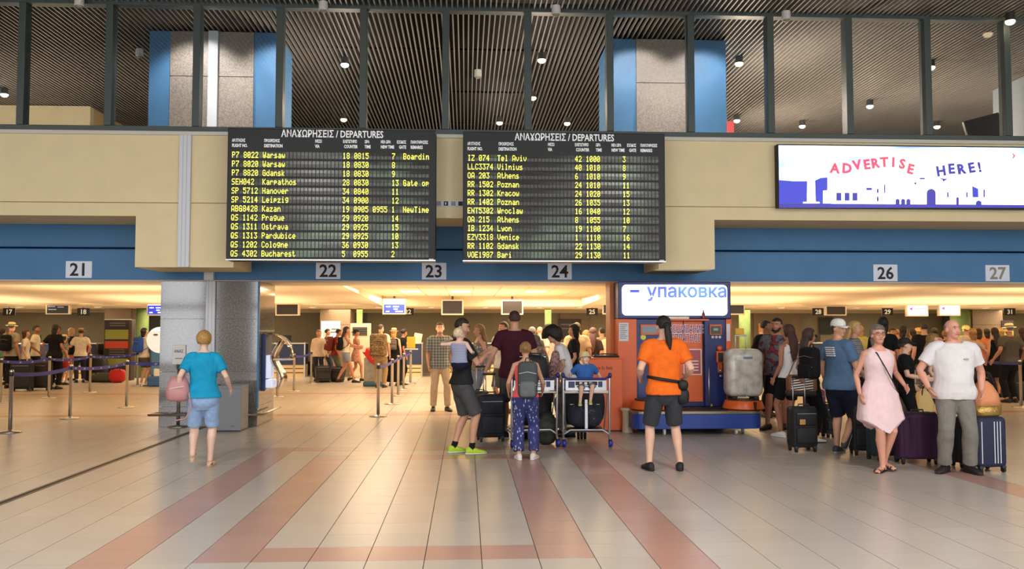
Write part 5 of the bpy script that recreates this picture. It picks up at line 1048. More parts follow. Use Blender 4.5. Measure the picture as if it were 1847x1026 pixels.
        if kind == 'shirt' and hero: MB().tube([S(1.475, -.06, .03), S(1.46, -.03, .075), S(1.44, 0, .09)], .012 * s, n=6).tube([S(1.475, .06, .03), S(1.46, .03, .075), S(1.44, 0, .09)], .012 * s, n=6).tube([S(1.48, -.058, .02), S(1.495, -.04, -.055), S(1.495, .04, -.055), S(1.48, .058, .02)], .013 * s, n=6).build('collar', tm_, e, smooth=True)
    if bottom:
        kind, bm_ = bottom[0], bottom[1]; end = bottom[2] if len(bottom) > 2 else {'shorts': 2.6, 'trousers': 5.75, 'skirt': 2.0, 'bermuda': 2.95, 'hotpants': 1.1}[kind]; loose = bottom[3] if len(bottom) > 3 else .018; m = MB()
        wz = bottom[4] if len(bottom) > 4 else 1.03
        m.rings([ring(z_, .010 + .004 * (1.0 - z_)) for z_ in np.linspace(.735, wz, 12)])
        if kind == 'skirt': m = MB(); m.rings([ring(max(z_, .84), .012 + .05 * max(0, (.9 - z_))) if z_ >= .84 else [v + Vector((0, 0, (z_ - .84) * s)) for v in ring(.84, .012 + .1 * (.9 - z_))] for z_ in np.linspace(bottom[2] if len(bottom) > 2 else .6, wz, 14)])
        else:
            for (hp, kn, an, pts, rad, F, q, Mf) in LG:
                if kind == 'trousers':
                    pts2 = pts[:-1] + [an + Vector((0, 0, .0)) * s]; rad2 = [max(r, .046 * s) for r in rad[:-1]] + [.046 * s]; P_, R_ = limb(pts2, rad2, 0, min(end, 6), loose * .6, loose * 1.25, k=18)
                    P_ = [v + Vector((noise.noise(v * 9) * .006, noise.noise(v * 11 + Vector((5, 0, 0))) * .006, 0)) for v in P_]
                else: P_, R_ = limb(pts, rad, 0, end, loose * .5, loose * 1.5)
                m.tube(P_, R_, n=16, round_ends=False); m.ell(P_[0], [R_[0] + .012 * s] * 3)
        bo2 = m.build({'shorts': 'shorts', 'bermuda': 'shorts', 'hotpants': 'shorts', 'trousers': 'trousers', 'skirt': 'skirt'}[kind], bm_, e); remesh(bo2, cvox, 2, .5); wrinkle(bo2, .013)
    # shoes
    if shoes[0] != 'bare':
        sc_ = mat('shoe_%d_%d_%d' % shoes[1], shoes[1], .6); so = shoes[2] if len(shoes) > 2 else (30, 30, 32); som = mat('sole_%d_%d_%d' % so, so, .7)
        for (hp, kn, an, pts, rad, F, q, Mf) in LG:
            def loft(prof_, nm, mm, par, nn=14):
                rs = []
                for y, hw, zt_, zb_ in prof_:
                    ro = []
                    for k in range(nn):
                        a = 2 * math.pi * k / nn; x = math.copysign(abs(math.cos(a)) ** .8, math.cos(a)) * hw; sn = math.sin(a); zc_ = (zt_ + zb_) / 2; z_ = zc_ + math.copysign(abs(sn) ** .8, sn) * (zt_ - zb_) / 2; ro.append(F(x - q * .012 * max(0, y / .2), y, z_))
                    rs.append(ro)
                return MB().rings(rs).build(nm, mm, par, smooth=True)
            if shoes[0] == 'shoe':
                sh_ = loft([(-.082, .012, .05, .012), (-.075, .030, .085, .006), (-.04, .040, .100, .005), (0, .042, .098, .005), (.05, .043, .082, .005), (.10, .047, .062, .005), (.15, .047, .05, .006), (.185, .036, .040, .010), (.20, .012, .028, .014)], 'shoe', sc_, e)
                loft([(-.086, .012, .022, 0), (-.078, .032, .024, 0), (-.03, .040, .022, 0), (.05, .042, .020, 0), (.12, .049, .020, 0), (.165, .046, .020, 0), (.195, .028, .022, .003), (.206, .01, .02, .006)], 'sole', som, sh_)
            else:
                sl_ = loft([(-.075, .015, .012, 0), (-.06, .034, .014, 0), (.0, .036, .014, 0), (.1, .044, .014, 0), (.16, .044, .014, 0), (.20, .02, .014, 0)], 'sandal_sole', sc_, e)
                for y in (.04, .11, .15): MB().tube([F(-.042, y, .012), F(-.03, y, .048 if y < .1 else .036), F(.0, y, .062 - y * .16), F(.03, y, .048 if y < .1 else .036), F(.042, y, .012)], .006 * s, n=6, flat=1.5).build('strap', sc_, sl_, smooth=True)
                MB().tube([F(-.038, -.01, .07), F(0, .03, .078), F(.038, -.01, .07), F(0, -.045, .07), F(-.038, -.01, .07)], .005 * s, n=6).build('strap', sc_, sl_, smooth=True)
            if sox: MB().tube([an + (kn - an).normalized() * .06 * s, an, F(0, .0, .05)], [.040 * s, .040 * s, .042 * s], n=12).build('sock', cloth('sock_%d' % sox[0], sox), e, smooth=True)
    # hats
    if hat:
        hk_, hcol = hat; hmm = mat('hat_%d_%d_%d' % hcol, hcol, .8, noise_s=40, noise_a=.12)
        def hl(prof_, dx=0, dy=0, tiltx=0):
            rs = []; Mx = Mh @ Matrix.Rotation(R(tiltx), 3, 'X')
            for r_, z_ in prof_: rs.append([hc + Mx @ (Vector((dx + r_ * .92 * math.cos(2 * math.pi * k / 24), -.012 + dy + r_ * 1.12 * math.sin(2 * math.pi * k / 24), z_)) * hk) for k in range(24)])
            return MB().rings(rs)
        if hk_ == 'straw': ho = hl([(.088, .05), (.150, .045), (.152, .050), (.094, .062), (.090, .10), (.078, .135), (.05, .145), (.001, .138)], tiltx=-4).build('hat', hmm, e, smooth=True); hl([(.0945, .062), (.0955, .065), (.0925, .085), (.091, .086)], tiltx=-4).build('hat_band', m_dk, ho, smooth=True)
        if hk_ == 'sun': hl([(.085, .03), (.125, .005), (.128, .01), (.094, .045), (.090, .08), (.070, .115), (.001, .13)], tiltx=8).build('hat', hmm, e, smooth=True)
        if hk_ in ('cap', 'cap_back'):
            ho = hl([(.092, .028), (.094, .05), (.090, .085), (.070, .118), (.035, .132), (.001, .135)]).build('cap', hmm, e, smooth=True); f_ = 1 if hk_ == 'cap' else -1; v = []
            for (yy, ww) in ((.075, .072), (.12, .07), (.155, .055), (.17, .025)): v.append([Hd(x * ww, f_ * yy - .012, .035 - .012 * x * x * 1.5 + dz_ - (yy - .075) * .12) for x in (-1, -.5, 0, .5, 1) for dz_ in (0,)] + [Hd(x * ww, f_ * yy - .012, .041 - .012 * x * x * 1.5 - (yy - .075) * .12) for x in (1, .5, 0, -.5, -1)])
            MB().rings(v).build('cap_visor', hmm, ho, smooth=True); MB().ell(Hd(0, .08 * f_ - .01, .08), (.02 * hk, .012 * hk, .012 * hk), Mh, 8, 5).build('cap_mark', mat('cap_mark', (150, 150, 156)), ho, smooth=True)
    return o_
def world(o, v): return Matrix.Translation(o.e.location) @ Matrix.Rotation(o.e.rotation_euler.z, 4, 'Z') @ v
def backpack(o, m, label, w_=.28, h_=.44, d_=.16, z=1.22, trim=None, y0=None, straps=True):
    """a worn backpack: its own top-level thing, standing off the wearer's back"""
    s = o.s; yb = -.105 if y0 is None else y0
    e = empty('backpack', o.e.location, o.e.rotation_euler.z, label=label, cat='backpack')
    M = o.FR(z); c = o.S(z, 0, yb - d_ / 2 / s)
    def T(mb): mb.v = [tuple(c + M @ Vector(v)) for v in mb.v]; return mb
    w2, h2, d2 = w_ / 2, h_ / 2, d_ / 2
    T(rbox_mb(-w2, w2, -d2, d2, -h2, h2, min(.07, d2 * .85), 4)).build('pack_body', m, e, smooth=True)
    T(rbox_mb(-w2 * .8, w2 * .8, -d2 - .045, -d2 + .04, -h2 * .92, -h2 * .05, .04, 3)).build('front_pocket', trim or m, e, smooth=True)
    T(MB().tube([(-.03, d2 * .5, h2), (-.02, d2 * .5, h2 + .04), (.02, d2 * .5, h2 + .04), (.03, d2 * .5, h2)], .008, n=6)).build('top_loop', m, e, smooth=True)
    for q in ((-1, 1) if straps else ()):
        MB().tube([c + M @ Vector((q * .07, d2, h2 * .8)), o.S(1.46, q * .085, -.02), o.S(1.42, q * .095, .07), o.S(1.32, q * .11, .115), o.S(1.18, q * .15, .06), c + M @ Vector((q * w2 * .8, d2, -h2 * .7))], .016 * s, n=8, flat=.45).build('shoulder_strap', trim or m, e, smooth=True)
    for q in (-.25, .35): T(MB().tube([(-w2 * .85, -d2 - .004, h2 * q), (0, -d2 - .012, h2 * (q + .1)), (w2 * .85, -d2 - .004, h2 * q)], .004, n=5)).build('zip', m_alu, e)
    return e
# ---------------------------------------------------------------- cloth patterns
def plaid_mat():
    m = mat('cloth_plaid', (124, 130, 126), .85); nt = m.node_tree; b = nt.nodes['Principled BSDF']; tc = nt.nodes.new('ShaderNodeTexCoord'); out = []
    for d in ('X', 'Z'):
        w_ = nt.nodes.new('ShaderNodeTexWave'); w_.bands_direction = d; w_.inputs['Scale'].default_value = 5.5; w_.inputs['Distortion'].default_value = .4; nt.links.new(tc.outputs['Object'], w_.inputs['Vector']); out.append(w_)
    a = nt.nodes.new('ShaderNodeMath'); a.operation = 'ADD'; nt.links.new(out[0].outputs['Fac'], a.inputs[0]); nt.links.new(out[1].outputs['Fac'], a.inputs[1])
    h = nt.nodes.new('ShaderNodeMath'); h.operation = 'MULTIPLY'; h.inputs[1].default_value = .5; nt.links.new(a.outputs[0], h.inputs[0]); r = nt.nodes.new('ShaderNodeValToRGB'); el = r.color_ramp.elements; el.new(.5)
    for e_, (p, c) in zip(el, [(.1, (84, 94, 96)), (.5, (128, 134, 130)), (.95, (172, 172, 160))]): e_.position = p; e_.color = lin(c)
    nt.links.new(h.outputs[0], r.inputs[0]); nt.links.new(r.outputs[0], b.inputs['Base Color']); return m
plaid = plaid_mat()
bstripe = ramp_mat('cloth_blue_stripe', 'ShaderNodeTexWave', [(.3, (206, 210, 226)), (.6, (70, 84, 140))], 22, rough=.85, attr={'bands_direction': 'Z'})
bwstripe = ramp_mat('cloth_bw_stripe', 'ShaderNodeTexWave', [(.35, (190, 188, 184)), (.55, (34, 34, 40))], 15, rough=.85, attr={'bands_direction': 'Z'})
floral = ramp_mat('cloth_navy_floral', 'ShaderNodeTexVoronoi', [(.12, (206, 212, 232)), (.20, (110, 118, 172)), (.28, (58, 64, 116)), (1, (46, 52, 102))], 19, rough=.85, out='Distance', stretch=(1.9, 1, .8), rot=(.3, .7, .2), attr={'feature': 'F1', 'distance': 'CHEBYCHEV'})
pinkfl = ramp_mat('cloth_pink_floral', 'ShaderNodeTexNoise', [(.4, (196, 138, 116)), (.55, (150, 100, 84)), (.65, (214, 176, 150))], 30, rough=.85)
camo = ramp_mat('cloth_camouflage', 'ShaderNodeTexNoise', [(.4, (96, 76, 50)), (.5, (130, 108, 74)), (.6, (74, 62, 44))], 12, rough=.85, interp='CONSTANT')
lace = ramp_mat('cloth_lattice', 'ShaderNodeTexVoronoi', [(.2, (222, 214, 200)), (.4, (120, 112, 100))], 26, rough=.85, out='Distance')
scarfm = ramp_mat('cloth_scarf', 'ShaderNodeTexNoise', [(.4, (124, 88, 86)), (.55, (176, 142, 136)), (.65, (92, 66, 68))], 22, rough=.85)
denim = mat('cloth_light_denim', (150, 182, 226), .85, noise_s=30, noise_a=.12, bump=.4, bump_s=12); dkdenim = mat('cloth_grey_denim', (120, 130, 146), .85, noise_s=30, noise_a=.12, bump=.4, bump_s=12)
white = cloth('white', (232, 230, 234), .03); black = cloth('blackc', (20, 20, 22)); navy = cloth('navy', (26, 30, 50))
DN = ((.07, .03, -.50), (.07, .03, -.50))
# ================================================================ people in front
# 1 woman in turquoise
w1 = person('woman in turquoise T-shirt and pale denim shorts walking away toward the granite pillar', 364, 843, 1.63, -8, 'f', 'p', ('pixie', 'honey'), ('tee', cloth('turquoise', (28, 152, 196)), .90), ('shorts', denim, 2.75, .020), ('sandal', (206, 170, 136)),
            arms=((.13, -.02, -.44), (.16, .12, -.40)), feet=((.10, -.12, .10, 6, -55), (.085, .10, 0, 8, 0)), fat=1.13, look=(0, -4), vox=.0085)
e = empty('pink_handbag', w1.e.location, w1.e.rotation_euler.z, label='dusty pink shoulder bag of the woman in turquoise', cat='handbag'); mpk = mat('dusty_pink_leather', (190, 134, 138), .5, bump=.3, bump_s=10)
o = MB().rings([[Vector((-.275 + x * w_, -.06 + y * d_, z_)) for x, y in ((-1, -.5), (-.6, -1), (.6, -1), (1, -.5), (1, .5), (.6, 1), (-.6, 1), (-1, .5))] for w_, d_, z_ in ((.08, .05, .80), (.13, .08, .83), (.135, .085, .92), (.11, .06, 1.03), (.07, .03, 1.10))]).build('bag_body', mpk, e, smooth=True)
MB().tube([(-.20, -.07, 1.08), (-.16, -.10, 1.22), w1.S(1.465, -.12, -.02), (-.17, .08, 1.2), (-.24, .0, 1.06)], .010, n=7).build('strap', mpk, e, smooth=True); MB().tube([(-.36, -.14, .95), (-.2, -.16, .98)], .006, n=6).build('zip_seam', m_frame, e); MB().tube([(-.14, -.13, .9), (-.11, -.15, .72), (-.17, -.15, .60), (-.28, -.15, .58)], .009, n=6).build('loose_strap', mpk, e, smooth=True)
# 2 man with the baby
m2 = person('man in dark top, grey shorts and lime green trainers carrying the baby', 832, 818, 1.80, 70, 'm', 'm', ('short', 'dark'), ('tee', cloth('charcoal', (38, 38, 40)), .90), ('shorts', cloth('grey_shorts', (76, 76, 78)), 2.85, .024), ('shoe', (178, 214, 50), (226, 232, 220)),
            arms=((.05, .30, -.16, (.3, -.5, -1), (0, 0, 1)), (-.10, .32, -.12, (.6, -.3, -1), (0, 0, 1))), feet=((.12, -.06, 0, 10, 0), (.12, .10, 0, 6, 0)), look=(40, -12), face=True, sox=(24, 24, 26), fat=1.05, vox=.009)
pb = m2.e.location
baby = person('baby in striped vest held on the arm of the man in grey shorts', 0, 0, .90, 20, 'm', 'p', ('short', 'paleblond'), ('tank', bstripe, .92), ('hotpants', navy, 1.5, .02), ('shoe', (86, 92, 100), (220, 220, 220)), arms=((.22, .12, .05), (.14, .18, -.22)),
              feet=((.16, .22, .42, 0, -10), (.14, .30, .34, 10, -10)), hs=1.55, fat=1.25, loc=(pb.x - .03, pb.y - .22, .74), look=(25, 5), vox=.0085, name='baby')
# 2b blond woman behind him
person('blond woman half hidden behind the man holding the baby', 864, 756, 1.74, 250, 'f', 'm', ('long', 'light'), ('tank', lace, .9), ('trousers', dkdenim), ('shoe', (200, 200, 200)), arms=((.08, .2, -.3), (.08, .1, -.45)), vox=.011, face=True)
# 3 plaid shirt
person('man in plaid short-sleeved shirt and beige trousers standing alone in the middle', 793, 741, 1.79, 172, 'm', 'm', ('short', 'brown'), ('shirt', plaid, .84), ('trousers', cloth('khaki', (196, 170, 136)), 5.8, .018), ('shoe', (30, 30, 34)),
       arms=((.05, .02, -.51), (.05, .06, -.50)), feet=((.15, .05, 0, 18, 0), (.12, -.05, 0, 14, 0)), face=True, look=(6, 0), vox=.0095)
# 4 young man white tee
person('young man in white T-shirt behind the raised suitcase handle', 908, 745, 1.80, 215, 'm', 'm', ('short', 'brown'), ('tee', white, .86), ('bermuda', cloth('grey_short2', (98, 96, 92)), 2.9), ('shoe', (40, 40, 40)), arms=((.06, .1, -.48), (.06, .1, -.48)), face=True, look=(20, 0), vox=.011)
# 5 maroon tee
m5 = person('tall man in maroon T-shirt seen from behind, holding the suitcases', 928, 790, 1.93, -6, 'm', 'm', ('short', 'brown'), ('tee', cloth('maroon', (66, 24, 38)), .84), ('shorts', cloth('grey_short3', (70, 70, 74)), 2.8), ('shoe', (24, 26, 34), (220, 220, 220)),
            arms=((.20, .02, -.46), (.12, .14, -.46)), fat=1.12, feet=((.13, 0, 0, 12, 0), (.15, .05, 0, 12, 0)), vox=.009)
# 6 girl with the backpack
g6 = person('girl in coral top and navy patterned trousers with the grey backpack, back to the camera', 948, 829, 1.49, 4, 'f', 'm', ('bun', 'light'), ('tank', cloth('coral', (240, 96, 100)), .93), ('trousers', floral, 5.7, .030), ('shoe', (226, 220, 214), (236, 236, 236)),
            arms=((.10, .14, -.42), (.10, .16, -.40)), feet=((.10, 0, 0, 14, 0), (.12, .03, 0, 20, 0)), vox=.0085, fat=1.05)
backpack(g6, cloth('graphite', (76, 80, 82)), 'grey backpack worn by the girl in coral', .25, .46, .17, 1.20, cloth('greypack', (104, 108, 112))).location += Vector((.025, -.02, 0))
# 7 curly woman leaning over the trolley
person('woman with big black curly hair in white T-shirt bending over the front trolley', 1024, 786, 1.70, 282, 'f', 'm', ('curly', 'black'), ('tee', white, .90), ('trousers', dkdenim, 5.8, .012), ('shoe', (60, 60, 66)), arms=((.06, .10, -.44), (.06, .16, -.44)), lean=26, look=(-6, -28), feet=((.1, -.05, 0, 5, 0), (.1, .12, 0, 5, 0)), vox=.009)
e0 = person('woman in dark T-shirt with wavy dark hair in profile behind the curly-haired woman', 1036, 752, 1.74, 285, 'f', 'm', ('bob', 'black'), ('tee', cloth('ink', (26, 28, 34)), .9), ('trousers', navy), arms=((.06, .1, -.48), (.06, .2, -.4)), face=True, vox=.010)
# patterned scarf of the curly woman
s7 = MB().tube([G(1005, 790) + Vector((-.05, -.28, 1.28)), G(1005, 790) + Vector((-.08, -.30, 1.05)), G(1005, 790) + Vector((-.06, -.26, .82)), G(1005, 790) + Vector((-.02, -.24, .72))], [.06, .09, .085, .04], n=12, flat=.5, side=(1, 0, 0)).build('scarf', scarfm, smooth=True); tag(s7, 'dusty rose patterned scarf hanging in front of the curly-haired woman', 'scarf')
person('person in lattice-patterned light top and black skirt left of the curly-haired woman', 984, 756, 1.58, 285, 'f', 'm', ('bob', 'grey'), ('tee', lace, .92), ('skirt', black, .35), arms=((.04, .3, -.3), (.04, .3, -.3)), lean=24, vox=.011)
# 10 toddler
tb = on_trolley(T1, .0, .10, .775)
td = person('toddler in blue T-shirt and pale sun hat sitting on the front trolley', 0, 0, .98, 182, 'm', 'p', ('short', 'blond'), ('tee', cloth('kidblue', (54, 104, 176)), .93), ('bermuda', cloth('kidgrey', (96, 96, 104)), 2.9), ('shoe', (196, 208, 110), (240, 236, 200)), arms=((.20, .10, -.28), (.20, .12, -.26)),
            sit=.11, feet=((.10, .30, -.33, 0, -5), (.16, .30, -.36, 8, -5)), hs=1.45, fat=1.2, loc=(tb.x, tb.y + .06, tb.z), look=(-14, 10), face=True, hat=('sun', (226, 204, 150)), vox=.0085, name='toddler')
# 13 orange T-shirt
m13 = person('person in orange T-shirt and dark shorts with long black ponytail facing the wrapping kiosk', 1199, 848, 1.81, 2, 'm', 'l', ('ponytail', 'black'), ('tee', cloth('orange', (240, 112, 34)), .86), ('shorts', cloth('slate', (58, 60, 66)), 2.75, .026), ('shoe', (24, 24, 26), (24, 24, 26)),
             arms=((.07, .16, -.36), (.10, .16, -.36)), feet=((.175, 0, 0, 14, 0), (.175, 0, 0, 12, 0)), look=(-8, -10), fat=1.04, vox=.0085)
e = empty('waist_pouch', m13.e.location, m13.e.rotation_euler.z, label='black waist pouch on a belt around the orange T-shirt', cat='pouch')
bp_ = []
for k in range(17): a = 2 * math.pi * k / 16; bp_.append(m13.S(1.03 - .03 * math.cos(a), .186 * math.cos(a), .135 * math.sin(a) - .0))
MB().tube(bp_, .014, n=8, flat=1.4).build('belt', m_black, e, smooth=True); MB().ell(m13.S(.97, .20, -.09), (.062, .05, .06), e=.8).ell(m13.S(.84, .205, -.05), (.075, .055, .10), e=.8).build('pouch', m_black, e, smooth=True)
# ---- right group
person('heavy man in black T-shirt behind the wrapped suitcase', 1384, 752, 1.82, 150, 'm', 'd', ('short', 'black'), ('tee', black, .84), ('trousers', black), arms=((.05, .2, -.4), (.05, .1, -.46)), fat=1.2, vox=.011, look=(-40, 0))
person('dark-haired man in grey, red and black T-shirt looking left beside the wrapped suitcase', 1404, 772, 1.84, 205, 'm', 't', ('short', 'black'), ('tee', ramp_mat('cloth_red_grey', 'ShaderNodeTexNoise', [(.5, (96, 96, 100)), (.56, (36, 34, 38)), (.64, (150, 40, 48))], 9), .84), ('shorts', black), ('shoe', (26, 26, 28), (26, 26, 28)), face=True, fat=1.12, vox=.0095, look=(15, 0), extra=('beard',), feet=((.1, .05, 0, 5, 0), (.14, .25, 0, 30, 0)))
wt = person('woman with long red-brown hair in white tank top and black shorts, back to the camera', 1425, 789, 1.72, -25, 'f', 't', ('long', 'red'), ('tank', white, .93), ('shorts', black, 2.1, .014), ('shoe', (232, 232, 232), (240, 240, 240)), arms=((.07, .1, -.48), (.10, .12, -.42)), vox=.0095, feet=((.09, .1, 0, 5, 0), (.10, -.08, .0, 5, -6)))
ws = person('woman in sunglasses and black top with a striped bag, seen in profile', 1462, 797, 1.66, 80, 'f', 't', ('long', 'brown'), ('tank', black, .9), ('trousers', black, 5.7, .014), ('shoe', (220, 216, 210)), arms=((.06, .1, -.46), (.04, .26, -.36)), face=True, extra=('glasses', 'sun'), vox=.0095, look=(-8, 0))
e = empty('striped_bag', G(1440, 800) + Vector((.02, -.10, 0)), R(-14), label='brown and white striped shoulder bag of the woman in sunglasses', cat='handbag'); stb = ramp_mat('bag_stripes', 'ShaderNodeTexWave', [(.4, (40, 32, 30)), (.55, (226, 214, 204))], 9, attr={'bands_direction': 'Z'}, rot=(0, .15, 0))
rbox_mb(-.21, .21, -.09, .09, .74, 1.00, .06, 4).build('bag_body', mat('tan_leather', (122, 74, 44), .5), e, smooth=True); bx('striped_panel', stb, -.15, .15, -.098, -.088, .78, .95, e, bevel=.01); MB().lathe([(.001, 0), (.04, 0), (.04, .012), (.001, .012)], n=18).build('round_clasp', mat('tan_leather', (0, 0, 0)), e, loc=(0, -.11, .93)).rotation_euler = (R(90), 0, 0)
MB().tube([(-.18, 0, .98), (-.08, .04, 1.2), (.12, .10, 1.34), (.16, .08, 1.1), (.18, 0, .98)], .009, n=6).build('strap', mat('tan_leather', (0, 0, 0)), e, smooth=True); rbox_mb(-.22, .2, -.08, .08, .69, .78, .035, 3).build('black_base', m_black, e, smooth=True)
mb = person('man in blue T-shirt with white back print and white cap looking over his shoulder', 1516, 819, 1.78, 50, 'm', 'm', ('short', 'brown'), ('tee', cloth('steelblue', (84, 112, 146)), .84), ('shorts', navy, 3.0, .03), ('shoe', (60, 60, 62), (160, 160, 160)), arms=((.06, .05, -.50), (.04, .30, -.36)), fat=1.12, feet=((.10, .10, 0, 5, 0), (.10, -.10, .10, 5, -60)), look=(82, 0), twist=22, face=True, hat=('cap', (232, 230, 224)), vox=.009)
for q in range(5): MB().rings([[mb.S(1.38 - q * .026 + dz_, -.08 + .005 * q + xx, -.135 if abs(xx) < .1 else -.13) for xx in (0, .15)] + [mb.S(1.38 - q * .026 + dz_, -.08 + .005 * q + xx, -.155) for xx in (.15, 0)] for dz_ in (0, .015)]).build('back_print', white, mb.top)
backpack(mb, black, 'black backpack hanging from the shoulder of the man in blue', .30, .42, .16, 1.22, y0=-.13, straps=False).location += Vector((-.24, -.02, -.03))
person('person in black and white striped top behind the man in the blue T-shirt', 1545, 775, 1.78, 120, 'f', 'm', ('long', 'blond'), ('tee', bwstripe, .86), ('trousers', black), vox=.011)
wp = person('woman in glasses and long pale pink sleeveless dress leaning one knee forward', 1588, 848, 1.70, 178, 'f', 'r', ('bob', 'grey'), ('shift', mat('cloth_pale_pink', (238, 208, 212), .85, noise_s=14, noise_a=.03, bump=.9, bump_s=5), 0, .62, .075), None, ('sandal', (26, 22, 22)),
            arms=((.13, .08, -.38), (.10, .05, -.48)), feet=((.07, -.04, .02, 12, 0), (.02, .10, 0, 50, 0)), fat=1.12, face=True, look=(8, 4), extra=('glasses',), vox=.0085)
MB().tube([wp.S(1.46, .09, -.02), wp.S(1.42, .07, .105), wp.S(1.25, .0, .165), wp.S(1.08, -.10, .15), wp.S(.95, -.20, .08)][::1], .009, n=6, flat=.6).build('bag_strap', m_black, wp.e, smooth=True)
person('boy in black T-shirt and black cap sitting on the luggage, face turned right', 1636, 800, 1.52, 120, 'm', 'l', ('short', 'brown'), ('tee', black, .86), ('trousers', black), arms=((.06, .1, -.44), (.06, .3, -.3)), face=True, hat=('cap', (22, 22, 26)), vox=.0095, look=(-8, 5), fat=1.1)
person('tall black-haired woman behind the woman in pale pink', 1596, 765, 1.86, 20, 'f', 't', ('bob', 'black'), ('tee', black, .9), ('trousers', black), vox=.011)
person('young woman with long fair hair between the boy and the bald man', 1687, 790, 1.58, 120, 'f', 'l', ('long', 'sandy'), ('tee', cloth('grey_tee', (120, 116, 108)), .86), ('shorts', cloth('taupe_short', (74, 64, 58)), 2.5), arms=((.04, .2, -.4), (.04, .1, -.48)), vox=.010, face=True)
mw_ = person('bald man in white T-shirt and grey trousers, hand in pocket', 1724, 852, 1.77, 196, 'm', 'r', ('bald', 'grey'), ('tee', white, .84), ('trousers', cloth('stone', (126, 122, 116)), 5.85, .026), ('shoe', (30, 28, 28), (30, 28, 28)),
             arms=((.08, .06, -.46, (.5, -.8, 0)), (.10, .16, -.43, (.9, -.6, 0))), fat=1.26, belly=.05, feet=((.15, 0, 0, 26, 0), (.12, .02, 0, 40, 0)), face=True, look=(-22, 3), vox=.0085)
for q in (-1, 1): MB().tube([mw_.S(1.475, q * .075, .05), mw_.S(1.445, q * .15, .055)], .005, n=5).build('shoulder_piping', mat('slate_piping', (96, 104, 128)), mw_.top, smooth=True)
MB().ell(mw_.S(1.30, -.10, .160), (.03, .006, .012), nu=8, nv=5).build('chest_badge', mat('badge_grey', (168, 176, 176)), mw_.top, smooth=True)
